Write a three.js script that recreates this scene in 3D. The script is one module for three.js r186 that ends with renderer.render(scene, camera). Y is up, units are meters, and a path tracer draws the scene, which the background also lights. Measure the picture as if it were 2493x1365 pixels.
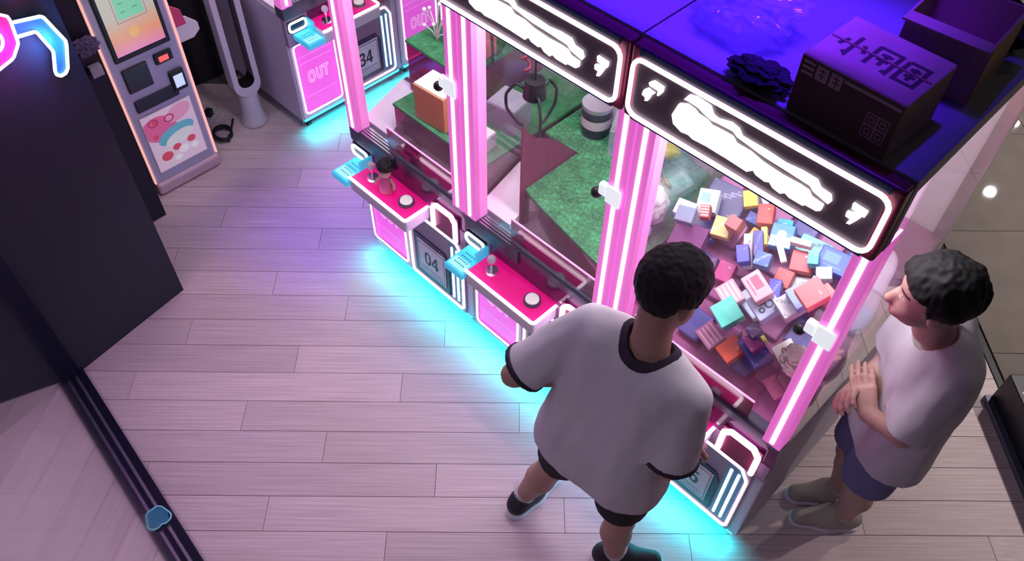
import * as THREE from 'three';
import { RoundedBoxGeometry } from 'three/addons/geometries/RoundedBoxGeometry.js';
import { mergeGeometries } from 'three/addons/utils/BufferGeometryUtils.js';
import { RectAreaLightUniformsLib } from 'three/addons/lights/RectAreaLightUniformsLib.js';
import { ImprovedNoise } from 'three/addons/math/ImprovedNoise.js';

// ---------------------------------------------------------------- camera, light, exposure
// World: x = along the machine row, y = up, z = towards the players (w = -z is depth into the machines).
const scene = new THREE.Scene();
scene.background = new THREE.Color(0x020104);
const FPX = 2053.725, CX = 1246.5, CY = 682.5;
const yaw = THREE.MathUtils.degToRad(-44.036), pit = THREE.MathUtils.degToRad(50.249), rol = THREE.MathUtils.degToRad(1.321);
const CAM = new THREE.Vector3(2.5418, 3.272, 1.5685);
const FW = new THREE.Vector3(Math.cos(pit) * Math.sin(yaw), -Math.sin(pit), -Math.cos(pit) * Math.cos(yaw));
const R0 = new THREE.Vector3(Math.cos(yaw), 0, Math.sin(yaw));
const U0 = new THREE.Vector3(Math.sin(pit) * Math.sin(yaw), Math.cos(pit), -Math.sin(pit) * Math.cos(yaw));
const RT = R0.clone().multiplyScalar(Math.cos(rol)).addScaledVector(U0, Math.sin(rol));
const UP = R0.clone().multiplyScalar(-Math.sin(rol)).addScaledVector(U0, Math.cos(rol));
const camera = new THREE.PerspectiveCamera(2 * Math.atan(682.5 / FPX) * 180 / Math.PI, 2493 / 1365, 0.05, 60);
camera.position.copy(CAM);
camera.up.copy(UP);
camera.lookAt(CAM.clone().add(FW));
const renderer = new THREE.WebGLRenderer({ antialias: true });
renderer.toneMapping = THREE.LinearToneMapping;
renderer.toneMappingExposure = 1.0;
renderer.shadowMap.enabled = true;
RectAreaLightUniformsLib.init();

function ray(px, py) { return FW.clone().addScaledVector(RT, (px - CX) / FPX).addScaledVector(UP, -(py - CY) / FPX); }
function atY(px, py, y) { const d = ray(px, py); return CAM.clone().addScaledVector(d, (y - CAM.y) / d.y); }
const V = (u, v, w) => new THREE.Vector3(u, v, -w);

const LIN = (r, g, b) => new THREE.Color().setRGB(r, g, b);
function area(parent, w, h, color, power, pos, target) {           // RectAreaLight facing target (both in parent space)
  const l = new THREE.RectAreaLight(color, power, w, h);
  l.position.copy(pos); parent.add(l);
  const m = new THREE.Matrix4().lookAt(pos, target, Math.abs(target.y - pos.y) > 0.98 * pos.distanceTo(target) ? new THREE.Vector3(0, 0, 1) : new THREE.Vector3(0, 1, 0));
  l.quaternion.setFromRotationMatrix(m); l.name = 'lamp_light';
  return l;
}
// shop downlights (recessed in the ceiling, see ceiling_lamp below)
const SHOP_LAMPS = [[0.2, -2.1, 0.8], [1.3, -2.35, 1.0], [-0.75, -0.5, 0.45], [2.35, -2.35, 1.7]];
const SHOP_COLOR = LIN(1.0, 0.86, 0.96);
const SHOP_POWER = 7.6;
const MALL_LAMPS = [[1.21, 8.727], [1.553, 7.304], [2.6, 3.6], [3.9, 2.4], [3.2, 5.2]];
const MALL_COLOR = LIN(1.0, 0.9, 0.86);
const BLUE = LIN(0.09, 0.012, 1.0);

// ---------------------------------------------------------------- helpers
let seed = 7;
const rnd = () => { seed = (seed * 1664525 + 1013904223) >>> 0; return seed / 4294967296; };
const noise = new ImprovedNoise();
const used = {};
function numbered(n) { const k = used[n] = (used[n] ?? -1) + 1; return k ? n + '_' + String(k).padStart(3, '0') : n; }
function shadow(o) { o.traverse(m => { if (m.isMesh) { m.castShadow = true; m.receiveShadow = true; } }); return o; }
function thing(name, label, category, pos, turn = 0, group) {
  const g = new THREE.Group(); g.name = numbered(name); g.userData = { label, category }; if (group) g.userData.group = group;
  if (pos) g.position.copy(pos); g.rotation.y = turn; scene.add(g); return g;
}
function part(name, geo, mat, parent, label) {
  const m = new THREE.Mesh(geo, mat); m.name = name; m.castShadow = m.receiveShadow = true; if (label) m.userData.label = label; parent.add(m); return m;
}
function solo(name, geo, mat, label, category, pos, group) {
  const m = part(numbered(name), geo, mat, scene); m.userData = { label, category }; if (group) m.userData.group = group; if (pos) m.position.copy(pos); return m;
}
function struct(name, geo, mat) { const m = part(name, geo, mat, scene); m.userData.kind = 'structure'; return m; }
const bx = (x0, x1, y0, y1, z0, z1, r = 0) => {
  const g = r ? new RoundedBoxGeometry(x1 - x0, y1 - y0, Math.abs(z1 - z0), 2, r) : new THREE.BoxGeometry(x1 - x0, y1 - y0, Math.abs(z1 - z0));
  return g.translate((x0 + x1) / 2, (y0 + y1) / 2, (z0 + z1) / 2);
};
const merge = a => mergeGeometries(a.map(g => { const h = g.index ? g.toNonIndexed() : g; for (const k of Object.keys(h.attributes)) if (!['position', 'normal', 'uv'].includes(k)) h.deleteAttribute(k); return h; }));
const cyl = (r0, r1, h, x, y, z, n = 20) => new THREE.CylinderGeometry(r0, r1, h, n).translate(x, y, z);
function tube(pts, r, closed = false, seg = 0, tension = 0.02) {
  const c = new THREE.CatmullRomCurve3(pts, closed, 'catmullrom', tension);
  return new THREE.TubeGeometry(c, seg || pts.length * 6, r, 7, closed);
}
function roundRect(x0, x1, y0, y1, r, z, n = 4) {
  const p = []; const cs = [[x1 - r, y1 - r, 0], [x0 + r, y1 - r, 1], [x0 + r, y0 + r, 2], [x1 - r, y0 + r, 3]];
  for (const [cx, cy, q] of cs) for (let i = 0; i <= n; i++) { const a = (q + i / n) * Math.PI / 2; p.push(new THREE.Vector3(cx + r * Math.cos(a), cy + r * Math.sin(a), z)); }
  return p;
}
function polyShape(p) { const s = new THREE.Shape(); p.forEach(([x, y], i) => i ? s.lineTo(x, y) : s.moveTo(x, y)); s.closePath(); return s; }
const extr = (p, d, z) => new THREE.ExtrudeGeometry(polyShape(p), { depth: d, bevelEnabled: false }).translate(0, 0, z);
function M(color, rough = 0.6, metal = 0, extra = {}) { return new THREE.MeshPhysicalMaterial({ color, roughness: rough, metalness: metal, ...extra }); }
function G(color, k, base) { return new THREE.MeshPhysicalMaterial({ color: base || color, emissive: color, emissiveIntensity: k, roughness: 0.4 }); }
function canvasTex(w, h, draw) {
  const c = document.createElement('canvas'); c.width = w; c.height = h; draw(c.getContext('2d'), w, h);
  const t = new THREE.CanvasTexture(c); t.colorSpace = THREE.SRGBColorSpace; t.anisotropy = 8; return t;
}
function noiseTex(n, f, rep) {                                      // data texture of a per-texel colour f(x,y) -> [r,g,b] 0..255
  const d = new Uint8Array(n * n * 4);
  for (let y = 0; y < n; y++) for (let x = 0; x < n; x++) { const c = f(x, y); const i = (y * n + x) * 4; d[i] = c[0]; d[i + 1] = c[1]; d[i + 2] = c[2]; d[i + 3] = 255; }
  const t = new THREE.DataTexture(d, n, n); t.colorSpace = THREE.SRGBColorSpace; t.magFilter = THREE.LinearFilter; t.minFilter = THREE.LinearMipmapLinearFilter; t.generateMipmaps = true;
  t.wrapS = t.wrapT = THREE.RepeatWrapping; if (rep) t.repeat.set(rep, rep); t.needsUpdate = true; return t;
}

// ---------------------------------------------------------------- materials
const C = {
  cabinet: M(LIN(0.60, 0.53, 0.68), 0.45, 0.1),
  slate: M(LIN(0.10, 0.11, 0.16), 0.35, 0.4),
  white: M(LIN(0.78, 0.74, 0.82), 0.5),
  chrome: M(LIN(0.75, 0.75, 0.78), 0.22, 1),
  black: M(LIN(0.012, 0.012, 0.016), 0.45),
  rubber: M(LIN(0.02, 0.02, 0.022), 0.85),
  header: M(LIN(0.20, 0.02, 0.06), 0.35, 0.2),
  headFace: M(LIN(0.13, 0.09, 0.115), 0.3),
  navy: M(LIN(0.012, 0.02, 0.07), 0.3),
  roof: M(LIN(0.25, 0.25, 0.30), 0.5, 0.0),
  mauve: M(LIN(0.36, 0.24, 0.36), 0.45),
  magenta: M(LIN(0.75, 0.02, 0.28), 0.35),
  darkred: M(LIN(0.30, 0.03, 0.12), 0.3),
  blueGrey: M(LIN(0.12, 0.25, 0.42), 0.35),
  back: M(LIN(0.72, 0.55, 0.68), 0.7),
  neonWhite: G(LIN(1, 0.86, 0.97), 2.6),
  neonPink: G(LIN(1, 0.55, 0.88), 2.6),
  neonCyan: G(LIN(0.72, 0.95, 1), 2.2),
  pinkGlow: G(LIN(1, 0.13, 0.72), 0.62, LIN(0.8, 0.2, 0.6)),
  postGlow: G(LIN(1, 0.16, 0.72), 0.5, LIN(0.85, 0.35, 0.7)),
  padGlow: G(LIN(0.03, 0.5, 0.75), 0.55, LIN(0.1, 0.5, 0.7)),
  cyanStrip: G(LIN(0.05, 0.9, 1), 3),
  lampWhite: G(LIN(1, 0.95, 1), 3),
  glass: new THREE.MeshPhysicalMaterial({ color: 0xffffff, roughness: 0.02, transmission: 1, thickness: 0, ior: 1.45 }),
  acrylic: new THREE.MeshPhysicalMaterial({ color: LIN(0.62, 0.12, 0.36), roughness: 0.12, transmission: 0.75, thickness: 0, ior: 1.45 }),
  smokeGloss: M(LIN(0.16, 0.035, 0.13), 0.08, 0),
  smoked: new THREE.MeshPhysicalMaterial({ color: LIN(0.42, 0.05, 0.2), roughness: 0.15, transmission: 0.55, thickness: 0, ior: 1.45 }),
  clear: new THREE.MeshPhysicalMaterial({ color: LIN(0.86, 0.9, 0.98), roughness: 0.12, transmission: 0.8, thickness: 0, ior: 1.45 }),
  darkWall: M(LIN(0.018, 0.010, 0.026), 0.75),
  turf: null, cardboard: M(LIN(0.45, 0.30, 0.18), 0.85),
};
const turfTex = noiseTex(256, (x, y) => { const n = noise.noise(x * 0.25, y * 0.25, 1) * 0.5 + noise.noise(x * 0.06, y * 0.06, 4) * 0.4 + (rnd() - 0.5) * 0.8; const k = 1 + n * 0.55; return [58 * k, 128 * k, 84 * k].map(v => Math.max(0, Math.min(255, v))); });
C.turf = M(0xffffff, 0.95, 0, { map: turfTex });

// ---------------------------------------------------------------- setting: floor, walls, ceiling
{
  // laminate planks at 45 degrees to the machines; a runs along a plank, b across
  const A = new THREE.Vector3(Math.SQRT1_2, 0, -Math.SQRT1_2), B = new THREE.Vector3(Math.SQRT1_2, 0, Math.SQRT1_2);
  const toW = (a, b, y) => A.clone().multiplyScalar(a).addScaledVector(B, b).setY(y);
  const turn = Math.PI / 4;
  const AEND = 2.975, PW = 0.152, PL = 1.22;
  const slab = struct('floor', new THREE.BoxGeometry(8.0, 0.1, 7.4), M(LIN(0.12, 0.09, 0.1), 0.9));
  slab.position.copy(toW(AEND - 4.0, 0.45, -0.062)); slab.rotation.y = turn;
  const grain = k => noiseTex(256, (x, y) => {
    const s = noise.noise(x * 0.012, y * 0.09, k * 7) * 0.5 + noise.noise(x * 0.03, y * 0.35, k * 3 + 2) * 0.3 + noise.noise(x * 0.1, y * 1.1, k) * 0.18;
    const v = 1 + s * 0.2; return [208 * v, 186 * v, 190 * v].map(q => Math.min(255, q));
  });
  const mats = [];
  for (let i = 0; i < 4; i++) { const t = grain(i); for (let j = 0; j < 2; j++) { const k = 0.88 + 0.045 * i + 0.05 * j; mats.push(M(LIN(k, k, k), 0.42, 0, { map: t })); } }
  const geos = {};
  const gOf = L => { const k = L.toFixed(2); if (!geos[k]) geos[k] = new RoundedBoxGeometry(L - 0.0015, 0.012, PW - 0.002, 1, 0.0012); return geos[k]; };
  for (let r = 0; r < 45; r++) {
    const b = -3.05 + r * PW + PW / 2;
    let a = AEND; const off = [0.25, 0.81, 0.5, 1.1, 0.66][r % 5]; let L = off * PL > 0.2 ? off * PL : 0.3; let first = true;
    while (a > -2.9) {
      const len = Math.min(first ? L : PL, a + 3.0);
      const c = toW(a - len / 2, b, 0), w = -c.z;
      // only where the plank can be seen or met: not far outside the shop
      if (c.x > -2.0 && w > -3.2 && c.x < 4.4 && w < 2.9) {
        const m = part('plank', gOf(len), mats[Math.floor(rnd() * mats.length)], slab);
        m.position.set(c.x, -0.006, c.z).sub(slab.position).applyAxisAngle(new THREE.Vector3(0, 1, 0), -turn);
      }
      a -= len; first = false;
    }
  }
  // mall corridor: polished grey tiles beyond the shop threshold
  const cor = struct('corridor_floor', new THREE.BoxGeometry(9.0, 0.1, 9.0), M(LIN(0.10, 0.09, 0.09), 0.9));
  cor.position.copy(toW(AEND + 4.53, 0.2, -0.066)); cor.rotation.y = turn;
  const tt = noiseTex(128, (x, y) => { const v = 1 + noise.noise(x * 0.05, y * 0.05, 9) * 0.05 + (rnd() - 0.5) * 0.03; return [176 * v, 166 * v, 160 * v]; });
  const tm = [0.95, 1.0, 1.04].map(k => M(LIN(0.5 * k, 0.49 * k, 0.48 * k), 0.03, 0, { map: tt }));
  const tg = new RoundedBoxGeometry(0.797, 0.014, 0.797, 1, 0.0015);
  for (let i = 0; i < 11; i++) for (let j = 0; j < 11; j++) {
    const m = part('tile', tg, tm[Math.floor(rnd() * 3)], cor);
    m.position.set(-4.08 + i * 0.8, 0.053, -4.0 + j * 0.8);
  }
  const thr = struct('trim_1', new THREE.BoxGeometry(0.03, 0.012, 6.6), M(LIN(0.03, 0.03, 0.035), 0.4, 0.6));
  thr.position.copy(toW(AEND + 0.016, 0.4, 0.0)); thr.rotation.y = turn;

  // dark stepped walls on the left, black wall behind kiosk and rear machines
  const TH = 0.165, wl = struct('wall_left', new THREE.BoxGeometry(0.5, 3.45, 2.2), C.darkWall); wl.rotation.y = TH;
  // front face passes through the floor points (-0.445, w -0.822) and about (-0.34, w -1.403)
  wl.position.copy(V(-0.445, 1.725, -0.822).add(new THREE.Vector3(-0.25, 0, 1.1).applyAxisAngle(new THREE.Vector3(0, 1, 0), TH)));
  struct('wall_alcove', bx(-1.82, -0.965, 0, 3.45, 0.613, 2.9), C.darkWall);
  struct('wall_back', bx(-1.92, -1.82, 0, 3.45, -3.0, 3.2), M(LIN(0.008, 0.006, 0.012), 0.8));
  struct('wall_rear', bx(-1.92, 0.6, 0, 3.45, -3.0, -2.9), M(LIN(0.02, 0.014, 0.03), 0.8));
  struct('ceiling', bx(-1.95, 4.6, 3.45, 3.55, -3.2, 3.2), M(LIN(0.03, 0.025, 0.035), 0.9));
  struct('corridor_ceiling', bx(0.3, 6.5, 3.45, 3.55, -10.2, -3.21), M(LIN(0.35, 0.33, 0.32), 0.9));
  struct('corridor_ceiling_001', bx(4.61, 6.5, 3.45, 3.55, -3.2, 3.2), M(LIN(0.35, 0.33, 0.32), 0.9));
}
// ceiling lamps
function lampThing(u, w, power, color, label, cat, ang = 0.85, rad = 6, lens = 12) {
  const g = thing('ceiling_lamp', label, cat, V(u, 3.45, w), 0, 'recessed ceiling lamps');
  part('housing', new THREE.TorusGeometry(0.062, 0.008, 8, 24).rotateX(Math.PI / 2).translate(0, -0.006, 0), C.white, g);
  part('lens', cyl(0.055, 0.055, 0.006, 0, -0.004, 0, 24), G(color, lens), g);
  const s = new THREE.SpotLight(color, power, 0, ang, 0.9, 2); s.position.set(0, -0.02, 0); s.target.position.set(0, -3, 0); g.add(s); g.add(s.target);
  s.castShadow = true; s.shadow.radius = rad; s.name = 'lamp_light'; s.target.name = 'lamp_target';
}
for (const [u, w, k] of SHOP_LAMPS) lampThing(u, w, SHOP_POWER * k, SHOP_COLOR, 'round recessed downlight in the dark shop ceiling', 'lamp', 1.12, 9);
for (const [u, w] of MALL_LAMPS) lampThing(u, w, 20, MALL_COLOR, 'round recessed downlight in the pale corridor ceiling', 'lamp', 1.0, 3, 140);
{ // blue light over machine tops; unseen trough and louvres added to confine it
  const g = thing('trough_light', 'blue strip light above machine tops in an added unseen trough with louvres', 'lamp', V(0.88, 3.2, 0.19));
  part('trough', merge([bx(-1.15, 1.15, 0.10, 0.12, -0.12, 0.12), bx(-1.15, 1.15, -0.55, 0.12, 0.12, 0.13), bx(-1.15, 1.15, -0.33, 0.12, -0.13, -0.12), bx(-1.16, -1.15, -0.33, 0.12, -0.13, 0.13), bx(1.15, 1.16, -0.33, 0.12, -0.13, 0.13)]), C.black, g);
  for (let i = 1; i < 20; i++) part('louvre', bx(-0.003, 0.003, -0.33, 0.06, -0.12, 0.12), C.black, g).position.x = -1.15 + i * 0.115;
  part('tube', bx(-1.13, 1.13, 0.075, 0.09, -0.05, 0.05), G(BLUE, 3), g);
  for (const x of [-0.8, 0.8]) part('hanger', cyl(0.006, 0.006, 0.13, x, 0.185, 0), C.chrome, g);
  area(g, 2.26, 0.1, BLUE, 760, new THREE.Vector3(0, 0.07, 0), new THREE.Vector3(0, -2, 0));
}

// ---------------------------------------------------------------- claw machine
const TEXT_UP = [[0.182, 1.984], [0.192, 2.001], [0.214, 2.007], [0.255, 2.003], [0.268, 1.984], [0.282, 1.981], [0.319, 1.991], [0.341, 1.986], [0.354, 1.971], [0.426, 1.97], [0.476, 1.966], [0.519, 1.971], [0.559, 1.97], [0.572, 1.955], [0.6, 1.952], [0.607, 1.936], [0.603, 1.927], [0.562, 1.937], [0.549, 1.947], [0.479, 1.951], [0.425, 1.953], [0.345, 1.964], [0.33, 1.973], [0.289, 1.971], [0.267, 1.969], [0.248, 1.974], [0.224, 1.983], [0.196, 1.985]];
const TEXT_MAIN = [[0.157, 1.928], [0.17, 1.968], [0.193, 1.979], [0.216, 1.976], [0.227, 1.969], [0.254, 1.967], [0.27, 1.959], [0.287, 1.961], [0.331, 1.962], [0.345, 1.949], [0.386, 1.949], [0.422, 1.94], [0.478, 1.936], [0.526, 1.938], [0.55, 1.936], [0.56, 1.924], [0.593, 1.921], [0.593, 1.904], [0.584, 1.897], [0.556, 1.896], [0.55, 1.89], [0.513, 1.89], [0.5, 1.896], [0.489, 1.886], [0.467, 1.89], [0.455, 1.9], [0.444, 1.894], [0.417, 1.898], [0.407, 1.906], [0.393, 1.892], [0.33, 1.895], [0.308, 1.895], [0.271, 1.896], [0.23, 1.893], [0.215, 1.898], [0.193, 1.894], [0.166, 1.905]];
const SYM = [[[0.074, 1.972], [0.087, 1.983], [0.118, 1.98], [0.117, 1.964], [0.109, 1.95], [0.104, 1.95], [0.105, 1.964], [0.078, 1.965]],
  [[0.062, 1.943], [0.073, 1.953], [0.08, 1.951], [0.095, 1.949], [0.085, 1.937], [0.079, 1.918], [0.07, 1.914], [0.071, 1.924], [0.059, 1.928]],
  [[0.653, 1.963], [0.689, 1.961], [0.688, 1.944], [0.655, 1.948]],
  [[0.648, 1.934], [0.665, 1.939], [0.682, 1.94], [0.676, 1.926], [0.666, 1.906], [0.657, 1.904], [0.661, 1.92], [0.649, 1.921]]];
const doorTex = canvasTex(256, 320, (c, w, h) => {
  c.fillStyle = '#e050d0'; c.fillRect(0, 0, w, h);
  c.strokeStyle = '#ff9cf2'; c.lineWidth = 3; for (const y of [60, 90, 250]) { c.beginPath(); c.moveTo(14, y); c.lineTo(w - 14, y); c.stroke(); }
  c.font = 'bold 74px sans-serif'; c.textAlign = 'center'; c.lineWidth = 5; c.strokeStyle = '#ffc4fa'; c.strokeText('OUT', w / 2, 190);
});
const padTex = canvasTex(128, 128, (c, w, h) => {
  c.fillStyle = '#3fc4e6'; c.fillRect(0, 0, w, h); c.fillStyle = '#8fe6f6'; c.fillRect(8, 70, w - 16, 50); c.fillStyle = '#123a55';
  for (let i = 0; i < 5; i++) for (let j = 0; j < 4; j++) c.fillRect(28 + i * 16, 34 + j * 20, 9, 5);
});
const plateTex = n => canvasTex(192, 160, (c, w, h) => {
  c.fillStyle = '#f3eef6'; c.fillRect(0, 0, w, h); c.strokeStyle = '#8d7f96'; c.lineWidth = 5; c.strokeRect(8, 8, w - 16, h - 16);
  c.fillStyle = '#2b2630'; c.font = 'bold 92px sans-serif'; c.textAlign = 'center'; c.fillText(n, w / 2, 108); c.fillStyle = '#8d7f96'; c.fillRect(20, 126, w - 40, 5); c.fillRect(20, 138, w - 40, 4);
});
const DD = 0.78;
const GEO = {};
const geo = (k, f) => GEO[k] || (GEO[k] = f());
function clawMachine(label, num, pos, turn, o = {}) {
  const g = thing('claw_machine', label, 'claw machine', pos, turn, o.group);
  const W = 0.744;
  // cabinet
  const base = part('cabinet_base', geo('base', () => bx(0, W, 0.085, 0.78, -0.04, -DD, 0.006)), C.cabinet, g);
  part('kick_strip', geo('kick', () => bx(0.01, W - 0.01, 0.050, 0.085, -0.062, -0.07)), C.slate, base);
  for (const [x, z] of [[0.06, -0.10], [W - 0.06, -0.10], [0.06, -DD + 0.07], [W - 0.06, -DD + 0.07]]) {
    const c = part('castor', geo('castor', () => merge([new THREE.CylinderGeometry(0.032, 0.032, 0.022, 18).rotateZ(Math.PI / 2).translate(0, 0.032, 0), bx(-0.018, 0.018, 0.045, 0.085, -0.02, 0.02)])), C.rubber, g); c.position.set(x, 0, z);
  }
  const ug = part('underglow_strip', geo('ug', () => bx(0.02, W - 0.02, 0.070, 0.082, -0.044, -0.060)), C.cyanStrip, g);
  area(g, W - 0.04, 0.03, LIN(0, 0.85, 1), o.cyan ?? 40, new THREE.Vector3(W / 2, 0.066, -0.038), new THREE.Vector3(W / 2, -0.02, 0.045));
  // front rail and ribs under the glass
  const rail = part('front_rail', geo('rail', () => merge([bx(0, 0.30, 0.762, 0.835, 0.0, -0.075, 0.004), bx(0.30, W, 0.800, 0.835, -0.012, -0.075)])), C.slate, g);
  for (let i = 0; i < 4; i++) part('rib', geo('rib', () => bx(0.075, 0.30, -0.0025, 0.0025, -0.003, 0.003)), C.chrome, rail).position.set(0, 0.835, -0.012 - i * 0.014);
  part('fascia', geo('fascia', () => merge([bx(0, W, 0.60, 0.70, -0.008, -0.04), bx(0, 0.14, 0.70, 0.762, -0.008, -0.04)])), C.mauve, g);
  part('lower_glass', geo('lowg', () => merge([bx(0.14, 0.30, 0.70, 0.762, -0.012, -0.04), bx(0.30, W, 0.70, 0.800, -0.012, -0.04)])), C.smokeGloss, g, 'glossy smoked lower glass');
  // prize door
  const df = part('prize_door', geo('dframe', () => merge([bx(0.012, 0.306, 0.10, 0.135, -0.030, -0.042), bx(0.012, 0.306, 0.575, 0.60, -0.030, -0.042), bx(0.012, 0.036, 0.135, 0.575, -0.030, -0.042), bx(0.282, 0.306, 0.135, 0.575, -0.030, -0.042)])), C.white, g);
  part('door_panel', geo('dpanel', () => bx(0.036, 0.282, 0.135, 0.575, -0.036, -0.042)), C.doorGlow, df, 'glowing pink flap lettered OUT');
  part('door_light', geo('dlight', () => tube(roundRect(0.03, 0.288, 0.128, 0.582, 0.02, -0.028), 0.0045, true, 90)), C.neonPink, df);
  area(g, 0.24, 0.42, LIN(1, 0.16, 0.75), o.doorL ?? 1.2, new THREE.Vector3(0.16, 0.355, -0.026), new THREE.Vector3(0.16, 0.30, 1));
  // number panel
  const np = part('number_panel', geo('np', () => bx(0.318, 0.70, 0.10, 0.592, -0.030, -0.042)), C.mauve, g);
  part('panel_light', geo('npl', () => tube([[0.33, 0.135], [0.34, 0.122], [0.675, 0.122], [0.69, 0.135], [0.69, 0.50], [0.655, 0.555], [0.34, 0.555], [0.33, 0.545]].map(([x, y]) => new THREE.Vector3(x, y, -0.026)), 0.006, true, 110)), C.neonWhite, np);
  part('plate_surround', geo('nps', () => extr([[0.36, 0.15], [0.60, 0.15], [0.60, 0.37], [0.575, 0.42], [0.36, 0.42]], 0.005, -0.030)), C.navy, np);
  part('number_plate', geo('npp', () => bx(0.385, 0.575, 0.185, 0.395, -0.025, -0.021)), M(0xffffff, 0.45, 0, { map: plateTex(num) }), np, 'pale plate numbered ' + num);
  for (let i = 0; i < 2; i++) part('light_bar', geo('bar', () => bx(-0.006, 0.006, 0.16, 0.51, -0.030, -0.022, 0.004)), C.neonCyan, np).position.x = 0.625 + i * 0.032;
  part('bar_backing', geo('barb', () => bx(0.607, 0.679, 0.14, 0.53, -0.031, -0.028)), C.blueGrey, np);
  // control shelf
  const sh = part('control_shelf', geo('shelf', () => bx(0.135, 0.518, 0.625, 0.698, -0.01, 0.13, 0.014)), C.white, g);
  part('control_panel', geo('cpan', () => bx(0.145, 0.508, 0.696, 0.702, -0.012, 0.118)), C.panelGlow, sh, 'magenta control panel');
  part('shelf_light', geo('shl', () => tube([[0.14, 0.703, 0.128], [0.505, 0.703, 0.128], [0.516, 0.703, 0.118], [0.516, 0.703, 0.0]].map(p => new THREE.Vector3(...p)), 0.007, false, 60)), C.neonWhite, sh);
  area(g, 0.36, 0.05, LIN(1, 0.16, 0.6), o.shelfL ?? 3.2, new THREE.Vector3(0.33, 0.622, 0.10), new THREE.Vector3(0.33, 0.2, 0.55));
  const js = part('joystick', geo('jst', () => merge([cyl(0.026, 0.030, 0.010, 0.215, 0.707, 0.055), cyl(0.006, 0.006, 0.06, 0.215, 0.735, 0.055)])), C.chrome, g);
  part('knob', geo('jkn', () => new THREE.SphereGeometry(0.019, 18, 12).translate(0.215, 0.772, 0.055)), C.white, js);
  const bt = part('push_button', geo('pbr', () => cyl(0.034, 0.036, 0.016, 0.435, 0.708, 0.05, 28)), C.slate, g);
  part('button_cap', geo('pbc', () => new THREE.SphereGeometry(0.028, 24, 10, 0, 6.2832, 0, 1.57).scale(1, 0.7, 1).translate(0.435, 0.716, 0.05)), G(LIN(1, 0.95, 0.95), 0.35, LIN(0.85, 0.82, 0.82)), bt);
  // coin tray
  const pad = part('coin_tray', geo('pad', () => merge([bx(0.028, 0.135, 0.645, 0.678, 0.0, 0.148, 0.008), bx(0.122, 0.135, 0.678, 0.735, -0.005, 0.06)])), C.padGlow, g, 'cyan glowing coin tray');
  part('tray_pad', geo('padt', () => new THREE.PlaneGeometry(0.095, 0.13).rotateX(-Math.PI / 2).translate(0.08, 0.6795, 0.076)), C.padPrint, pad);
  const ob = part('coin_slot', geo('obk', () => bx(0.01, 0.122, 0.690, 0.748, -0.006, 0.002)), C.navy, g);
  part('slot_light', geo('obl', () => tube(roundRect(0.014, 0.118, 0.694, 0.744, 0.018, 0.008), 0.0065, true, 70)), C.neonCyan, ob);
  // card loop
  const lp = part('card_reader', geo('lpb', () => bx(0.545, 0.705, 0.61, 0.758, -0.008, 0.0)), C.darkred, g);
  part('reader_light', geo('lpl', () => tube([[0.556, 0.625], [0.556, 0.735], [0.58, 0.764], [0.672, 0.764], [0.696, 0.735], [0.696, 0.625]].map(([x, y]) => new THREE.Vector3(x, y, 0.008)), 0.0115, false, 70)), C.neonPink, lp);
  area(g, 0.14, 0.13, LIN(1, 0.4, 0.85), 2.5, new THREE.Vector3(0.626, 0.69, 0.022), new THREE.Vector3(0.626, 0.6, 1));
  // posts
  for (const s of [0, 1]) {
    const p = part('post', geo('post', () => merge([bx(0, 0.066, 0.83, 1.83, 0.0, -0.012, 0.004), bx(0.058, 0.066, 0.83, 1.83, -0.01, -0.066), bx(0, 0.008, 0.83, 1.83, -0.01, -0.066)])), C.postGlow, g);
    p.position.x = s ? W - 0.066 : 0;
    part('post_light', geo('pol', () => bx(0.025, 0.041, 0.845, 1.815, 0.004, -0.004, 0.003)), C.neonPost, p);
    area(g, 0.05, 0.9, LIN(1, 0.3, 0.8), o.postL ?? 1.1, new THREE.Vector3(s ? W - 0.033 : 0.033, 1.32, 0.008), new THREE.Vector3(s ? W - 0.033 : 0.033, 1.1, 1));
    const rp = part('rear_post', geo('rpost', () => bx(0, 0.04, 0.78, 2.0, -DD + 0.04, -DD)), C.chrome, g); rp.position.x = s ? W - 0.04 : 0;
  }
  const br = part('sensor_bracket', geo('brk', () => merge([bx(W - 0.062, W - 0.006, 1.40, 1.47, 0.005, 0.014, 0.003), bx(W - 0.095, W - 0.06, 1.41, 1.455, -0.014, 0.010, 0.006)])), G(LIN(0.9, 0.97, 1), 0.7, LIN(0.8, 0.8, 0.85)), g);  // bracket glows by itself; its white lit look is put into the material
  part('sensor', geo('sen', () => new THREE.SphereGeometry(0.019, 16, 12).translate(W - 0.105, 1.40, 0.0)), C.black, br);
  // header sign
  const hd = part('header_sign', geo('hdb', () => bx(0, W, 1.826, 2.048, 0.035, 0.082, 0.01)), C.header, g);
  part('sign_face', geo('hdf', () => bx(0.03, 0.714, 1.852, 2.014, 0.080, 0.0845)), C.headFace, hd);
  part('sign_rim', geo('hdr', () => merge([bx(0.03, 0.714, 2.026, 2.046, 0.080, 0.086), bx(0.03, 0.714, 1.830, 1.842, 0.080, 0.086)])), C.navy, hd);
  part('sign_frame_light', geo('hdl', () => tube(roundRect(0.018, 0.726, 1.848, 2.020, 0.03, 0.09), 0.0065, true, 150)), C.neonWhite, hd);
  part('sign_lettering', geo('hdt', () => merge([extr(TEXT_UP, 0.008, 0.085).translate(0, -0.002, 0), extr(TEXT_MAIN, 0.008, 0.085).translate(0, -0.008, 0)])), C.neonText, hd, 'white glowing script lettering');
  for (let i = 0; i < 4; i++) part('sign_symbol', geo('hds' + i, () => extr(SYM[i], 0.008, 0.085)), C.neonText, hd);
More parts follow.
